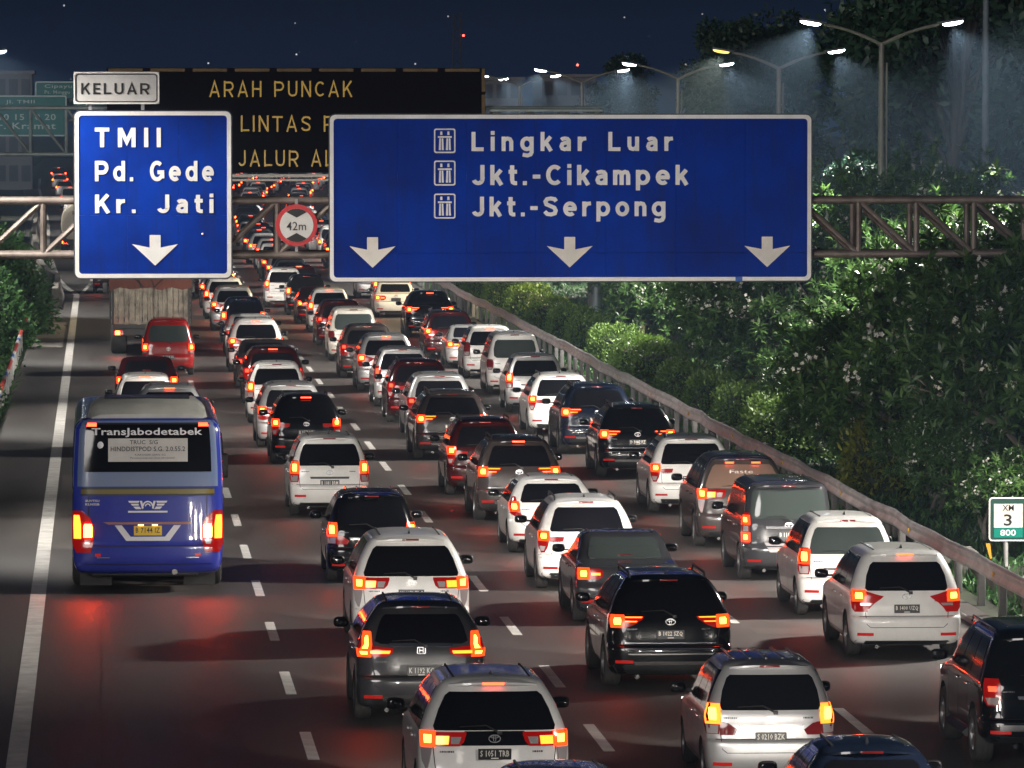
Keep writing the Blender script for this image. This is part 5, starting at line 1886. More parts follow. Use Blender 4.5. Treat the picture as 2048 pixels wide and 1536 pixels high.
patch(bs, 'front', [(1.2, -1.0, 1.0), (1.9, -1.02, 1.02), (2.5, -.95, .95)], 10, .006).build('windscreen', GLASS, bus, 45)
AC = worn('ac_grey', (.40, .40, .36), .5, var=.2, scale=2)
acm = MB()
rows = []
for (y, hw, z0, z1) in [(.28, .80, 2.70, 2.74), (.30, .90, 2.72, 2.82), (.55, .95, 2.74, 2.95), (1.1, .94, 2.75, 3.02), (2.2, .92, 2.75, 3.02), (2.5, .86, 2.75, 2.96), (2.6, .8, 2.74, 2.78)]:
    rows.append([Vector((-hw, y, z0)), Vector((-hw + .03, y, z0 + (z1 - z0) * .6)), Vector((-hw + .16, y, z1)), Vector((0, y, z1 + .015)),
                 Vector((hw - .16, y, z1)), Vector((hw - .03, y, z0 + (z1 - z0) * .6)), Vector((hw, y, z0))])
acm.grid(rows)
acm.build('roof_air_conditioner', AC, bus, 40)
MB().box((0, 1.6, 3.04), (1.35, .9, .03), 0, None, .01).build('fan_cover', BLACKPL, bus)
MB().box((0, .24, 2.735), (1.9, .03, .03)).build('roof_gutter', BLACKPL, bus)
MB().box((-.05, .9, .36), (1.7, 1.0, .22), 0, None, .03).tube([(.42, .05, .36), (.42, .9, .38)], .05, 10).build('undercarriage', BLACKPL, bus)
MB().tube([(.42, .02, .35), (.42, .35, .35)], .045, 12).build('exhaust_pipe', CHROME, bus, 40)
for s in (-1, 1):
    MB().box((s * .82, .62, .25), (.5, .02, .30)).build('mud_flap', RUBBER, bus)

# ------------------------------------------------------------------ slatted cargo truck ahead of the red van
WOOD = worn('weathered_planks', (.30, .265, .21), .85, var=.62, scale=3.5, bump=.3, bscale=12)
TARP = worn('brown_tarpaulin', (.14, .045, .03), .8, var=.35, scale=1.2, bump=.5, bscale=4)
DARKST = worn('dark_steel', (.045, .042, .042), .6, .3, var=.4)
tk = empty('cargo_truck', (1.48, 188.0, 0))
tag(tk, 'cargo truck with pale wooden slats and brown tarpaulin in the bus lane', 'truck')
TL = 6.2
x = -1.2
i = 0
while x < 1.16:
    w_ = random.uniform(.12, .22)
    w_ = min(w_, 1.2 - x)
    MB().box((x + w_ / 2, random.uniform(-.012, .012), 1.62 + random.uniform(-.04, .03)), (w_ - .018, .04, 1.30), 0, None, .006).build('plank', WOOD, tk)
    x += w_
    i += 1
for zz in (1.0, 1.55, 2.18):
    MB().box((0, .05, zz), (2.42, .06, .09), 0, None, .01).build('plank', WOOD, tk)
for xx in (-1.17, -.38, .02, .40, 1.17):
    MB().box((xx, -.04, 1.62), (.07, .05, 1.34), 0, None, .008).build('slat_post', DARKST if abs(xx) > 1 else WOOD, tk)
for s in (-1, 1):
    for zz in np.linspace(1.05, 2.15, 6):
        MB().box((s * 1.2, TL / 2, zz), (.04, TL, .15), 0, None, .006).build('plank', WOOD, tk)
    for yy in np.linspace(.2, TL - .2, 6):
        MB().box((s * 1.235, yy, 1.6), (.05, .09, 1.3)).build('slat_post', DARKST, tk)
tp = MB()
rows = []
for j, y in enumerate(np.linspace(-.06, TL, 9)):
    sag = .07 * math.sin(j * 1.7)
    rows.append([Vector((-1.27, y, 2.0 + .05 * math.sin(j * 2.1))), Vector((-1.25, y, 2.45)), Vector((-1.0, y, 3.0 + sag)), Vector((-.4, y, 3.25 + sag)), Vector((.3, y, 3.28 + sag)),
                 Vector((1.0, y, 3.02 + sag)), Vector((1.25, y, 2.45)), Vector((1.27, y, 2.0 + .05 * math.cos(j * 2.1)))])
tp.grid(rows)
tp.grid([[Vector((x_, -.075, 1.98 + .12 * abs(math.sin(k_ * 1.3)))) for k_, x_ in enumerate(np.linspace(-1.27, 1.27, 9))],
         [Vector((x_, -.09, 2.5)) for x_ in np.linspace(-1.26, 1.26, 9)],
         [Vector((x_ * .98, -.065, 3.28 - .28 * abs(x_ / 1.26) ** 3)) for x_ in np.linspace(-1.26, 1.26, 9)]])
tp.build('tarpaulin', TARP, tk, 60)
for (xa_, xb_) in ((-1.1, -.2), (-.2, .1), (.95, .1), (-.55, -.3)):
    MB().tube([(xa_, -.10, 2.9), (xb_, -.11, 2.1)], .018, 6).build('rope', DARKST, tk)
MB().box((0, TL / 2, .88), (2.3, TL, .16)).box((0, -.02, .72), (2.2, .10, .22), 0, None, .02).box((-.45, TL / 2, .7), (.12, TL, .2)).box((.45, TL / 2, .7), (.12, TL, .2)).build('chassis', DARKST, tk)
for s in (-1, 1):
    lp = MB().box((s * 1.0, -.09, .70), (.30, .05, .16), 0, None, .015).build('tail_lamp', LENS, tk)
    MB().box((s * 1.02, -.125, .70), (.14, .03, .12), 0, None, .01).build('lamp_core', CORE, lp)
    for wy in (1.6, 6.6):
        t_, r_, d_ = TY36
        w_ = link('wheel', t_, RUBBER, tk, (s * .98, wy, .44))
        w_.scale = (1.9 if wy < 2 else 1.2, 1.17, 1.17)
        w_.rotation_euler = (0, 0, 0 if s > 0 else math.pi)
        link('rim', r_, RIM, w_)
    spot(tk, (s * .8, 8.3, .8), (0, 1, -.05), HEAD_W, (1, .94, .86), 60, .7, .08)
    MB().tube([(s * 1.0, 7.9, 1.9), (s * 1.36, 7.7, 1.9)], .02, 6).box((s * 1.40, 7.7, 1.85), (.16, .08, .34), 0, None, .03).build('side_mirror', BLACKPL, tk, 45)
cab = Shell([(.45, .95, 6.35, 8.1), (.6, 1.02, 6.3, 8.2), (1.2, 1.03, 6.3, 8.18), (1.7, 1.0, 6.32, 8.02), (2.25, .93, 6.36, 7.75), (2.36, .8, 6.45, 7.6), (2.4, .5, 6.7, 7.3)], 5, .2, .3, 4)
link('cab', cab.body([(6.6, .44)], .5), [PAINT['white'], BLACKPL], tk)
patch(cab, 'front', [(1.4, -.85, .85), (2.2, -.8, .8)], 6, .006).build('windscreen', GLASS, tk)

# tanker on the exit lane, left of the exit sign
tn = empty('tanker_truck', (-1.0, 318.0, 0))
tag(tn, 'cream tanker truck on the exit lane left of the exit sign', 'truck')
CREAM = worn('tank_cream', (.62, .56, .44), .5, var=.15, scale=1.5)
tkm = MB()
rows = []
for (y, k) in [(0, .5), (.03, .8), (.12, .96), (.3, 1.0), (5.6, 1.0), (5.8, .9), (5.86, .5)]:
    rows.append([Vector((1.15 * k * math.copysign(abs(math.cos(t)) ** .75, math.cos(t)), y, 1.55 + 1.0 * k * math.copysign(abs(math.sin(t)) ** .75, math.sin(t)))) for t in np.linspace(0, 2 * math.pi, 29)[:-1]])
tkm.grid(rows, 0, True)
tkm.f.append(tuple(reversed(range(28)))); tkm.m.append(0)
tkm.build('tank', CREAM, tn, 40)
text('lettering', 'ROTI', -.55, .55, 2.0, 2.2, -.005, flat('tank_red', (.35, .05, .04), .5), tn, .03)
MB().ball((0, .0, 1.55), (.26, .02, .26), 16, 8).build('roundel', flat('tank_red', (.35, .05, .04), .5), tn, 60)
MB().box((0, 3, .62), (2.1, 6.4, .2)).box((0, -.05, .55), (2.2, .12, .2), 0, None, .02).build('chassis', DARKST, tn)
for s in (-1, 1):
    lp = MB().box((s * .95, -.13, .58), (.4, .05, .18), 0, None, .02).build('tail_lamp', LENS, tn)
    MB().box((s * .95, -.17, .58), (.26, .03, .13), 0, None, .01).build('lamp_core', CORE, lp)
    for wy in (1.3, 5.9):
        w_ = link('wheel', TY36[0], RUBBER, tn, (s * .95, wy, .44))
        w_.scale = (1.7, 1.17, 1.17)
cab = Shell([(.45, .95, 6.15, 7.9), (.6, 1.08, 6.1, 8.0), (1.2, 1.1, 6.1, 7.98), (1.9, 1.06, 6.12, 7.9), (2.5, 1.0, 6.16, 7.65), (2.6, .85, 6.25, 7.5), (2.64, .5, 6.5, 7.2)], 5, .2, .3, 4)
link('cab', cab.body([(6.4, .44)], .5), [PAINT['white'], BLACKPL], tn)

# ------------------------------------------------------------------ vegetation


def leaf_material(name, c0, c1, rough=0.42, trans=0.25):
    m, n, l, b = nt(name)
    ge = n.new('ShaderNodeNewGeometry')
    oi = n.new('ShaderNodeObjectInfo')
    cr = n.new('ShaderNodeValToRGB')
    cr.color_ramp.elements[0].color = (*c0, 1)
    cr.color_ramp.elements[1].color = (*c1, 1)
    l.new(ge.outputs['Random Per Island'], cr.inputs[0])
    hs = n.new('ShaderNodeHueSaturation')
    l.new(cr.outputs[0], hs.inputs['Color'])
    mr = n.new('ShaderNodeMapRange')
    mr.inputs[3].default_value, mr.inputs[4].default_value = .75, 1.25
    l.new(oi.outputs['Random'], mr.inputs[0])
    l.new(mr.outputs[0], hs.inputs['Value'])
    l.new(hs.outputs[0], b.inputs['Base Color'])
    b.inputs['Roughness'].default_value = rough
    if trans:
        tr = n.new('ShaderNodeBsdfTranslucent')
        l.new(hs.outputs[0], tr.inputs['Color'])
        mx = n.new('ShaderNodeMixShader')
        mx.inputs[0].default_value = trans
        l.new(b.outputs[0], mx.inputs[1])
        l.new(tr.outputs[0], mx.inputs[2])
        l.new(mx.outputs[0], n['Material Output'].inputs['Surface'])
    MATS[name] = m
    return m


LEAF_P = leaf_material('frangipani_leaf', (0.024, 0.066, 0.016), (0.095, 0.180, 0.042), .36)
LEAF_H = leaf_material('hedge_leaf', (0.05, 0.10, 0.014), (0.16, 0.27, 0.05), .5)
LEAF_D = leaf_material('dark_tree_leaf', (0.010, 0.030, 0.018), (0.035, 0.085, 0.048), .5)
LEAF_S = leaf_material('shrub_leaf', (0.02, 0.07, 0.018), (0.08, 0.19, 0.05), .5)
LEAF_Y = leaf_material('yellow_green_leaf', (0.07, 0.10, 0.012), (0.22, 0.24, 0.03), .5)
PETAL = leaf_material('blossom_petal', (0.66, 0.62, 0.52), (0.82, 0.82, 0.76), .6, .2)
BARK = worn('grey_bark', (.16, .14, .12), .85, var=.35, scale=4, bump=.4, bscale=14)
BARKD = worn('dark_bark', (.05, .04, .032), .9, var=.35, scale=4)


def unit(v):
    return v / np.maximum(np.linalg.norm(v, axis=-1, keepdims=True), 1e-9)


def leaves(o, d, n_, length, width, droop=.15, fold=.10):
    """two quads a leaf: o origin, d direction, n_ up, all (k,3); returns (2k,4,3) with both quads of a leaf sharing an edge"""
    s = unit(np.cross(d, n_))
    up = unit(np.cross(s, d))
    L = length[:, None]
    W = width[:, None]
    b0, b1 = o - s * W * .18, o + s * W * .18
    mid = o + d * L * .55 + up * L * fold
    m0, m1 = mid - s * W * .5, mid + s * W * .5
    tip = o + d * L - up * L * droop
    t0, t1 = tip - s * W * .08, tip + s * W * .08
    return np.stack([np.stack([b0, b1, m1, m0], 1), np.stack([m0, m1, t1, t0], 1)], 1).reshape(-1, 4, 3)


def leaf_mesh(name, Q):
    me = fast_quads(name, Q)
    bm = bmesh.new()
    bm.from_mesh(me)
    bmesh.ops.remove_doubles(bm, verts=bm.verts, dist=1e-5)
    bm.to_mesh(me)
    bm.free()
    return me


def rand_dirs(k, rng):
    v = rng.normal(size=(k, 3))
    return unit(v)


def frangipani(seed, height, spread):
    """crown of leaf rosettes at the tips of forking limbs, white blossom heads on some"""
    rng = np.random.default_rng(seed)
    wood = MB()
    tips = []

    def grow(p, d, ln, rad, lev):
        q = p + d * ln
        wood.tube([p, (p + q) / 2 + Vector(rng.normal(size=3) * .04 * ln), q], [rad, rad * .85, rad * .7], 6)
        if lev >= 4 or q.z > height:
            tips.append((q, d))
            return
        k = 3 if rng.random() < .62 else 2
        a0 = rng.random() * 6.28
        for i in range(k):
            a = a0 + i * 6.28 / k + rng.normal() * .3
            sp_ = .62 + .25 * rng.random()
            nd = (d + Vector((math.cos(a), math.sin(a), .05)) * sp_).normalized()
            if rng.random() < .35:
                tips.append((q + nd * ln * .3, nd))
            grow(q, nd, ln * (.72 + .15 * rng.random()), rad * .68, lev + 1)

    for _ in range(3):
        a = rng.random() * 6.28
        grow(Vector((rng.normal() * .25, rng.normal() * .25, -.1)), Vector((math.cos(a) * .38 * spread, math.sin(a) * .38 * spread, 1)).normalized(), height * .30, .10, 0)
    Q, FQ = [], []
    for (q, d) in tips:
        base = np.array(q)
        dn = np.array(d)
        for rep in range(6):
            k = int(rng.integers(13, 20))
            az = np.arange(k) * 2.39996 + rng.random() * 6
            el = np.linspace(-.25, 1.05, k) + rng.normal(size=k) * .12
            ax = unit(dn + np.array([0, 0, .6]) + rng.normal(size=3) * .25)
            u = unit(np.cross(ax, [0.3, 0.9, 0.1]))
            w = np.cross(ax, u)
            dirs = unit(np.cos(el)[:, None] * (np.cos(az)[:, None] * u + np.sin(az)[:, None] * w) + np.sin(el)[:, None] * ax)
            off = rng.normal(size=3) * (.0 if rep == 0 else .38)
            o_ = base + off + ax * rng.random((k, 1)) * .14
            Q.append(leaves(o_, dirs, np.tile(ax, (k, 1)), rng.uniform(.17, .31, k), rng.uniform(.048, .075, k), .10, .05))
        if rng.random() < .6:
            for _ in range(int(rng.integers(4, 10))):
                c = base + dn * .2 + np.array([0, 0, .10]) + rng.normal(size=3) * .09
                ax = unit(rng.normal(size=3) + np.array([-.3, -.8, .5]))
                u = unit(np.cross(ax, [.2, .1, .9])); w = np.cross(ax, u)
                az = np.arange(5) * 6.283 / 5
                dirs = unit(np.cos(az)[:, None] * u + np.sin(az)[:, None] * w + ax * .45)
                FQ.append(leaves(np.tile(c, (5, 1)), dirs, np.tile(ax, (5, 1)), np.full(5, .056), np.full(5, .046), .05, .02))
    return wood.mesh('trunk', 60), leaf_mesh('crown', np.concatenate(Q)), leaf_mesh('blossoms', np.concatenate(FQ))


FR = [frangipani(s_, h_, sp_) for s_, h_, sp_ in ((3, 4.6, 1.0), (8, 4.0, 1.25), (15, 5.0, .9), (21, 3.6, 1.4))]


def tree_label(i, n, txt):
    return txt


fr_spots = []
rt = random.Random(3)
# (x, y, scale, kind): near row just behind the guardrail edging, a second and third row climbing behind
for i, (x, y, sc_, k) in enumerate([
        (19.4, 104.0, 1.00, 3), (16.6, 106.0, 1.06, 0), (18.0, 112.5, 1.10, 2), (16.9, 118.0, .98, 1), (18.9, 120.5, 1.12, 0), (17.2, 126.5, 1.0, 3), (19.6, 129.0, 1.12, 2),
        (17.0, 134.5, .92, 1), (19.0, 138.0, 1.05, 0), (21.3, 136.0, 1.15, 3), (17.3, 144.0, .95, 2), (19.5, 148.5, 1.02, 1), (22.0, 149.0, 1.12, 0),
        (17.5, 155.0, .9, 0), (20.0, 160.0, 1.0, 3), (22.8, 163.0, 1.12, 2), (17.6, 168.0, .9, 1), (20.4, 174.0, 1.0, 0), (17.8, 183.0, .9, 3), (21.5, 187.0, 1.05, 2),
        (18.2, 199.0, .9, 0), (22.0, 205.0, 1.0, 1), (18.8, 217.0, .9, 2), (23.5, 222.0, 1.05, 3), (20.2, 236.0, .95, 0), (24.5, 175.0, 1.15, 1), (25.5, 192.0, 1.2, 0), (16.5, 102.8, .52, 3), (15.9, 107.5, .5, 1), (16.3, 111.0, .58, 3), (15.8, 114.5, .5, 1), (16.4, 122.0, .55, 3), (15.9, 124.8, .5, 1),
        (16.2, 129.5, .58, 3), (16.9, 138.5, .6, 1), (16.6, 150.0, .55, 3), (17.0, 161.5, .55, 1), (18.4, 116.0, .8, 3), (20.5, 125.0, 1.2, 1), (18.6, 107.5, 1.0, 2)]):
    fr_spots.append((x, y, sc_, k))
LOOK = ['spreading', 'low and wide', 'tall', 'broad, bushy']
for i, (x, y, sc_, k) in enumerate(fr_spots):
    t = empty('frangipani_tree', (x, y, 0), rt.uniform(0, 6.28))
    t.scale = (sc_, sc_, sc_ * rt.uniform(.94, 1.06))
    tag(t, '%s frangipani tree, %s counting back from the kilometre sign' % (LOOK[k], nth(i + 1)), 'tree', 'frangipani trees along the right roadside')
    a, b2, c2 = FR[k]
    link('trunk', a, BARK, t)
    link('crown', b2, LEAF_P, t)
    link('blossoms', c2, PETAL, t)


def bush_mesh(seed, sx, sy, sz, count, ll, lw, boxy=3.2, jit=.05):
    """clipped bush: leaves over a rounded block, plus a dark inner body"""
    rng = np.random.default_rng(seed)
    v = rand_dirs(count, rng)
    v[:, 2] = np.abs(v[:, 2]) * 1.0 - .15
    e = boxy
    nrm = (np.abs(v[:, 0]) ** e + np.abs(v[:, 1]) ** e + np.abs(v[:, 2]) ** e) ** (1 / e)
    p = v / nrm[:, None]
    lump = 1 + .09 * np.sin(p[:, 0] * 5 + seed) * np.cos(p[:, 1] * 4.3 + seed * 2) + .05 * np.sin(p[:, 2] * 9)
    p = p * lump[:, None] * np.array([sx, sy, sz]) + rng.normal(size=p.shape) * jit
    p[:, 2] += .12
    out = unit(v * np.array([1, 1, 1.2]) + rng.normal(size=v.shape) * .75)
    Q = leaves(p, out, rand_dirs(count, rng), rng.uniform(.7, 1.3, count) * ll, rng.uniform(.7, 1.2, count) * lw, .1, .06)
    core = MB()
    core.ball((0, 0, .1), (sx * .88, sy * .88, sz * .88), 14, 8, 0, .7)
    return leaf_mesh('foliage', Q), core.mesh('twigs', 60)


HB = [bush_mesh(s_, .78, 1.15, .92, 5200, .085, .05) for s_ in (1, 2, 3)]
hd = [(133, 1.0, 1.35), (142, .96, 1.0), (148.5, .92, 1.0), (155.5, .9, .95), (163, 1.0, 1.1), (170, .95, 1.0), (178, .9, 1.2), (186.5, .92, 1.25), (195.5, .95, 1.3), (205, .95, 1.3),
      (215, 1.0, 1.4), (226, 1.0, 1.5), (238, 1.0, 1.6), (251, 1.0, 1.8)]
ORD = ['first', 'second', 'third', 'fourth', 'fifth', 'sixth', 'seventh', 'eighth', 'ninth', 'tenth', 'eleventh', 'twelfth', 'thirteenth', 'fourteenth']
for i, (y, sz_, ly) in enumerate(hd):
    h_ = empty('hedge_bush', (14.95 + rt.uniform(-.08, .12) + cx(y), y, 0), rt.uniform(-.08, .08))
    h_.scale = (1.0 if i else 1.25, ly, sz_ * rt.uniform(1.05, 1.3))
    tag(h_, 'clipped rounded green hedge bush behind the guardrail, %s from the near end' % ORD[i], 'hedge', 'clipped hedge bushes')
    a, b2 = HB[i % 3]
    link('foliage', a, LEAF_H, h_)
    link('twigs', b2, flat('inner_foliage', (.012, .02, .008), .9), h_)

yb, yc = bush_mesh(9, 1.0, 1.0, 1.5, 3000, .16, .07, 2.2, .16)
yo = empty('yellow_shrub', (15.4, 119.5, 0))
tag(yo, 'yellow green leafy shrub behind the guardrail near the boxy van', 'shrub')
yo.scale = (.75, 1, .95)
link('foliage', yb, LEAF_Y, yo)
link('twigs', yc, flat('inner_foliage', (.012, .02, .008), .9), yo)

# low weeds and ground cover under the trees and below the rail
rng = np.random.default_rng(77)
k = 90000
o_ = np.stack([13.75 + 24 * rng.random(k) ** 1.6, rng.uniform(72, 300, k), np.full(k, -.03)], 1)
d_ = unit(np.stack([rng.normal(size=k) * .6, rng.normal(size=k) * .6, np.abs(rng.normal(size=k)) + .35], 1))
gq = leaves(o_, d_, rand_dirs(k, rng), rng.uniform(.07, .26, k), rng.uniform(.02, .06, k), .15, .05)
tag(link('ground_cover', fast_quads('ground_cover', gq), LEAF_S), 'weeds and fallen leaves under the roadside trees', 'undergrowth', kind='stuff')
k = 9000
o_ = np.stack([rng.uniform(-6.5, -2.45, k), rng.uniform(95, 330, k), np.full(k, -.03)], 1)
d_ = unit(np.stack([rng.normal(size=k) * .6, rng.normal(size=k) * .6, np.abs(rng.normal(size=k)) + .35], 1))
gq = leaves(o_, d_, rand_dirs(k, rng), rng.uniform(.12, .45, k), rng.uniform(.03, .08, k), .15, .05)
tag(link('verge_grass', fast_quads('verge_grass', gq), LEAF_S), 'rough grass on the verge left of the road', 'grass', kind='stuff')

# shrubs on the left
SB = [bush_mesh(s_, 1.15, 1.5, 1.9, 5200, .17, .085, 2.3, .20) for s_ in (31, 32)]
for i, (x, y, sc_) in enumerate([(-3.7, 126, .62), (-3.9, 139, .66), (-3.9, 152, .72), (-4.2, 166, .8), (-4.1, 180, .9), (-3.8, 194, 1.05), (-3.7, 206, 1.15), (-4.0, 217, 1.2), (-4.6, 229, 1.3), (-5.2, 243, 1.35), (-6.0, 258, 1.4)]):
    s_ = empty('roadside_shrub', (x, y, 0), rt.uniform(0, 6.28))
    s_.scale = (sc_,) * 3
    tag(s_, 'leafy green shrub left of the bus lane, %s from the near end of its row' % ORD[i], 'shrub', 'shrubs on the left verge')
    a, b2 = SB[i % 2]
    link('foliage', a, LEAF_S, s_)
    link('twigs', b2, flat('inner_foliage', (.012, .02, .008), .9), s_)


def big_tree(seed, height, crown_r, count, clumps, ll):
    rng = np.random.default_rng(seed)
    wood = MB()
    top = Vector((rng.normal() * .4, rng.normal() * .4, height * .55))
    wood.tube([Vector((0, 0, -.2)), Vector((rng.normal() * .2, rng.normal() * .2, height * .28)), top], [.36, .27, .2], 10)
    cs, rs_ = [], []
    for i in range(clumps):
        a = rng.random() * 6.28
        rr_ = crown_r * math.sqrt(rng.random()) * .85
        zz = height * (.38 + .56 * rng.random())
        rr_ *= max(.35, 1 - abs(zz / height - .6) * 1.3)
        c = np.array([rr_ * math.cos(a), rr_ * math.sin(a), zz])
        cs.append(c); rs_.append(crown_r * rng.uniform(.20, .36))
        if i % 2 == 0:
            wood.tube([top * (.5 + .5 * rng.random()), Vector((c[0] * .5, c[1] * .5, (top.z + c[2]) / 2)), Vector(c)], [.11, .07, .03], 5)
    per = count // clumps
    Q = []
    for c, r_ in zip(cs, rs_):
        v = rand_dirs(per, rng)
        p = c + v * r_ * (rng.random((per, 1)) ** .4) * np.array([1, 1, .75])
        dd = unit(v * .6 + rng.normal(size=v.shape) * .7 + np.array([0, 0, -.1]))
        Q.append(leaves(p, dd, rand_dirs(per, rng), rng.uniform(.6, 1.3, per) * ll, rng.uniform(.35, .6, per) * ll, .15, .05))
    return wood.mesh('trunk', 60), leaf_mesh('crown', np.concatenate(Q))


BT = [big_tree(41, 17, 5.5, 9000, 46, .42), big_tree(42, 14, 5.0, 8500, 40, .40), big_tree(43, 19, 4.6, 9000, 50, .42)]
btl = [(32.5, 179, 1.1, 2), (32.0, 190, 1.0, 0), (29.8, 160, .58, 1), (35.5, 206, 1.05, 2), (31.5, 226, .95, 0), (36.5, 240, .92, 1), (34.0, 262, .8, 2), (31.0, 287, .72, 0), (40.0, 300, .8, 1), (33.5, 325, .66, 2),
       (38, 350, .7, 0), (30.5, 372, .58, 1), (35, 410, .6, 2), (26.2, 214, .42, 1), (27.5, 247, .45, 0), (42, 222, 1.2, 2), (44, 255, 1.2, 0)]
for i, (x, y, sc_, k) in enumerate(btl):
    t = empty('broadleaf_tree', (x, y, 0), rt.uniform(0, 6.28))
    t.scale = (sc_,) * 3
    tag(t, 'dark broadleaf tree behind the lamps, %s counting away from the right edge' % nth(i + 1), 'tree', 'dark trees behind the lamps')
    link('trunk', BT[k][0], BARKD, t)
    link('crown', BT[k][1], LEAF_D, t)
for i, (x, y, sc_, k) in enumerate([(-8.2, 232, .38, 1), (-9.5, 262, .42, 0), (-10.0, 296, .45, 1), (-11.0, 335, .46, 2), (-12.2, 380, .5, 0), (-14, 430, .5, 1), (-16, 490, .5, 2)]):
    t = empty('broadleaf_tree', (x, y, 0), rt.uniform(0, 6.28))
    t.scale = (sc_,) * 3
    tag(t, 'dark tree left of the exit lane, %s counting away' % ORD[i], 'tree', 'dark trees left of the exit lane')
    link('trunk', BT[k][0], BARKD, t)
    link('crown', BT[k][1], LEAF_D, t)

# ------------------------------------------------------------------ street lamps
POLE = worn('lamp_pole_steel', (.20, .195, .18), .5, .3, var=.2, scale=1)
LEDW = glow('lamp_lens_white', (.86, .94, 1.0), 22.0, False)
LEDY = glow('lamp_lens_yellow', (1.0, .60, .13), 1.5, False)
HOUS = worn('lamp_housing', (.10, .11, .12), .5, .3, var=.2)


def head_part(root, end, s, warm, lit, watts, X_left=False):
    hz = .10
    M_ = Matrix.Rotation(R(-9 * s), 3, 'Y')
    c = Vector(end) + Vector((s * .34, 0, .05))
    hs = MB().box((0, 0, .045), (.80, .30, .085), 0, None, .035)
    o = hs.build('lamp_head', HOUS, root, 40)
    o.location = c
    o.rotation_euler = M_.to_euler()
    MB().ball((s * .06, 0, -.005), (.30, .125, .085), 16, 8, 0, .8).build('lamp_lens', LEDY if warm else LEDW, o, 60)
    if lit:
        sp = spot(root, c + Vector((s * .05, 0, -.14)), (s * .58, -.06, -1), watts * (1.0 if s < 0 or X_left else .75), (1.0, .80, .50) if warm else (1.0, .95, .87), 98, .45, .10 if root.location.y > 160 else .70)
    return o


def lamp_post(X, Y, H, label, arms=(-1, 1), span=2.2, warm=(), lit=True, watts=None, group='double street lamps right of the road'):
    root = empty('street_lamp', (X, Y, 0))
    tag(root, label, 'street lamp', group)
    hp = H - .62
    MB().tube([(0, 0, -.05), (0, 0, hp * .5), (0, 0, hp)], [.13, .105, .08], 12).build('pole', POLE, root, 40)
    MB().tube([(.15, -.02, -.05), (.15, -.02, hp * .94)], .03, 8).build('conduit', POLE, root, 40)
    MB().box((0, 0, .12), (.5, .5, .3), 0, None, .04).build('base', CONCR, root)
    for s in arms:
        pts = []
        for t in np.linspace(0, 1, 9):
            x_ = s * (span - .55) * (1 - (1 - t) ** 1.35)
            z_ = hp - .05 + .42 * (1 - (1 - t) ** 2.4) + .16 * t
            pts.append((x_, 0, z_))
        MB().tube(pts, [.055] * 3 + [.045] * 6, 8).build('arm', POLE, root, 40)
        head_part(root, pts[-1], s, s in warm, lit, (watts or LAMP_W), X < 0)
    return root


LX = 23.6
LAMPS = [(54, 10.0, ()), (94, 10.0, ()), (134, 10.0, ()), (174, 10.1, ()), (215, 9.65, (-1,)), (255, 9.45, ()), (300, 9.45, ()), (345, 9.4, ()), (390, 9.4, ())]
names = ['lamp behind the camera', 'lamp beside the camera', 'lamp out of frame']
for i, (Y, H, warm) in enumerate(LAMPS):
    lab = {3: 'tallest twin-arm street lamp, nearest of those in view on the right', 4: 'twin-arm street lamp with one yellow head', 5: 'third twin-arm street lamp, white heads just left of the yellow one',
           6: 'fourth twin-arm street lamp, above the right part of the wide sign'}.get(i, 'twin-arm street lamp, %s of the row right of the road' % nth(i + 1))
    lamp_post({174: 22.3, 215: 23.9, 255: 24.1}.get(Y, LX), Y, H, lab, warm=warm)
for i, Y in enumerate((110, 150, 190, 232, 275, 320, 370, 420)):
    lamp_post(-6.0 + (xl(Y) + 1.0) - (2.2 if Y > 260 else 0), Y, 9.75, 'single-arm street lamp, %s of the row on the left verge' % nth(i + 1), arms=(1,), span=2.3, watts=LAMP_W * .2, group='street lamps on the left verge')

# a plain utility pole among the right-hand trees
up = empty('utility_pole', (27.2, 187, 0))
tag(up, 'slim grey utility pole among the dark trees near the right edge', 'pole')
MB().tube([(0, 0, -.1), (0, 0, 12.5)], [.14, .09], 10).build('pole', worn('pole_blue_grey', (.13, .16, .19), .6, var=.2), up, 40)
MB().tube([(.0, 0, 4.4), (1.6, -.2, 2.0)], .012, 5).build('guy_wire', DARKST, up)
MB().box((0, -.1, 4.3), (.34, .1, .06)).build('clamp', DARKST, up)

# ------------------------------------------------------------------ far background: pale buildings, mast
PALEW = worn('pale_cladding', (.15, .155, .18), .7, var=.15, scale=.3)
DARKW = flat('far_window', (.07, .075, .09), .2)


def building(px0, px1, py0, Y, depth, cols, rows_, label):
    x0, x1 = at(px0, 200, Y).x, at(px1, 200, Y).x
    zt = at(px0, py0, Y).z
    b = empty('building', ((x0 + x1) / 2, Y, 0))
    tag(b, label, 'building')
    w = x1 - x0
    MB().box((0, depth / 2, zt / 2 - .1), (w, depth, zt + .2)).build('wall', PALEW, b)
    MB().box((0, depth / 2, zt + .15), (w + .5, depth + .5, .3)).build('roof', worn('roof_grey', (.2, .2, .22), .8), b)
    pane = MB().box((0, 0, 0), (w / cols * .72, .08, zt / rows_ * .55)).mesh('window')
    for i in range(cols):
        for j in range(rows_):
            link('window', pane, DARKW, b, (-w / 2 + w * (i + .5) / cols, -.02, zt * (j + .55) / rows_))


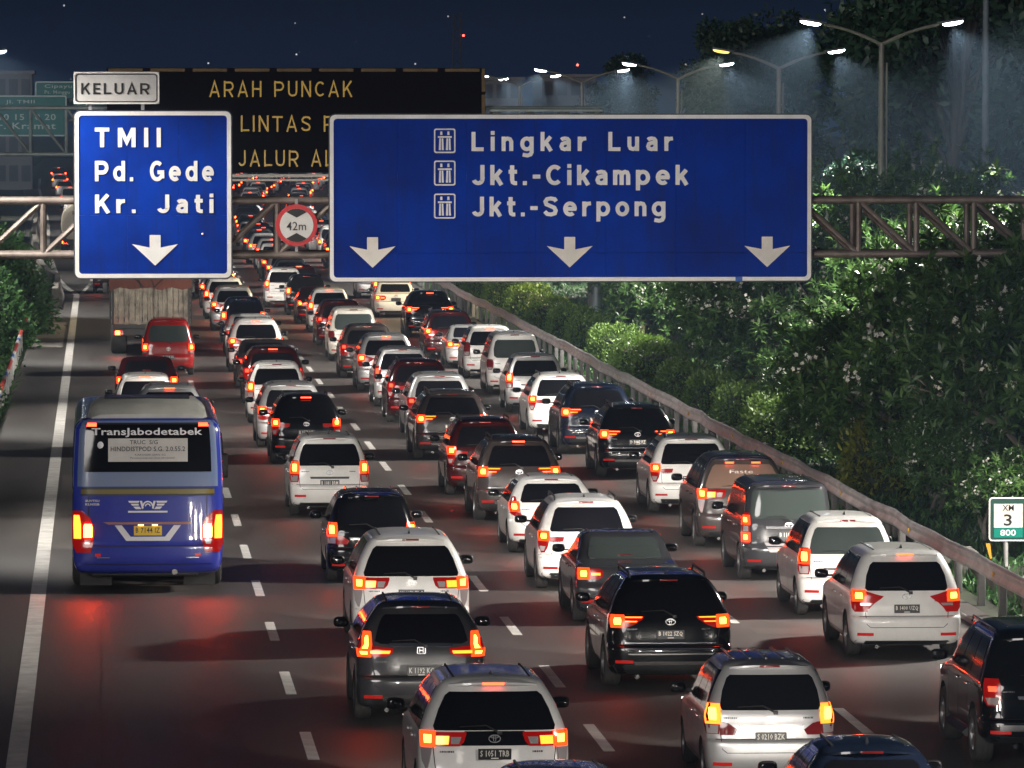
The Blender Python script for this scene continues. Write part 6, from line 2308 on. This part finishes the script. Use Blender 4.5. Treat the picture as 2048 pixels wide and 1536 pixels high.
building(905, 1045, 160, 620, 14, 5, 4, 'pale low building just right of the message board in the haze')
building(1084, 1192, 154, 640, 14, 4, 4, 'pale building behind the fourth lamp in the haze')
building(1205, 1290, 176, 700, 14, 4, 3, 'faint building furthest right in the haze')
building(-60, 64, 148, 560, 14, 5, 4, 'pale building at the upper left edge behind the green signs')
building(420, 560, 372, 760, 10, 6, 2, 'low far building closing the road between the signs')

mast = empty('radio_mast', (at(914, 60, 820).x, 820, 0))
tag(mast, 'dark lattice radio mast with a red light above the message board', 'mast')
ht = at(914, 26, 820).z
for sx in (-.75, .75):
    for sy_ in (-.75, .75):
        MB().tube([(sx, sy_, 0), (sx * .55, sy_ * .55, ht)], .09, 6).build('leg', DARKST, mast)
for k in range(14):
    z0, z1 = ht * k / 14, ht * (k + 1) / 14
    for sx in (-1, 1):
        MB().tube([(sx * .65, -.65, z0), (-sx * .65, -.65, z1)], .05, 5).build('brace', DARKST, mast)
rl = at(927, 71, 819)
MB().tube([(.4, -.6, rl.z), (rl.x - mast.location.x, -.8, rl.z)], .05, 5).build('bracket', DARKST, mast)
MB().ball((rl.x - mast.location.x, -.9, rl.z), (.16, .16, .16), 10, 8).build('warning_light', glow('red_beacon', (1, .12, .08), 5.0, False), mast, 60)
m2 = empty('thin_mast', (at(1155, 131, 760).x, 760, 0))
tag(m2, 'thin far mast with a small red light left of the third lamp', 'mast')
MB().tube([(0, 0, 0), (0, 0, at(1155, 131, 760).z)], .10, 6).build('pole', DARKST, m2)
MB().ball((0, 0, at(1155, 130, 760).z), (.15, .15, .15), 10, 8).build('warning_light', glow('red_beacon', (1, .12, .08), 5.0, False), m2, 60)

# ------------------------------------------------------------------ the hazy night air
HAZE = 0.0006
hm, hn, hl, hb = nt('night_haze')
hn.remove(hb)
pv = hn.new('ShaderNodeVolumePrincipled')
pv.inputs['Color'].default_value = (.46, .70, 1.0, 1)
pv.inputs['Density'].default_value = HAZE
pv.inputs['Anisotropy'].default_value = 0.45
hl.new(pv.outputs[0], hn['Material Output'].inputs['Volume'])
hz_ = MB().box((0, 710, 14.0), (1900, 1700, 30.2)).build('haze', hm)
tag(hz_, 'thin night haze over the road', 'haze', kind='stuff')
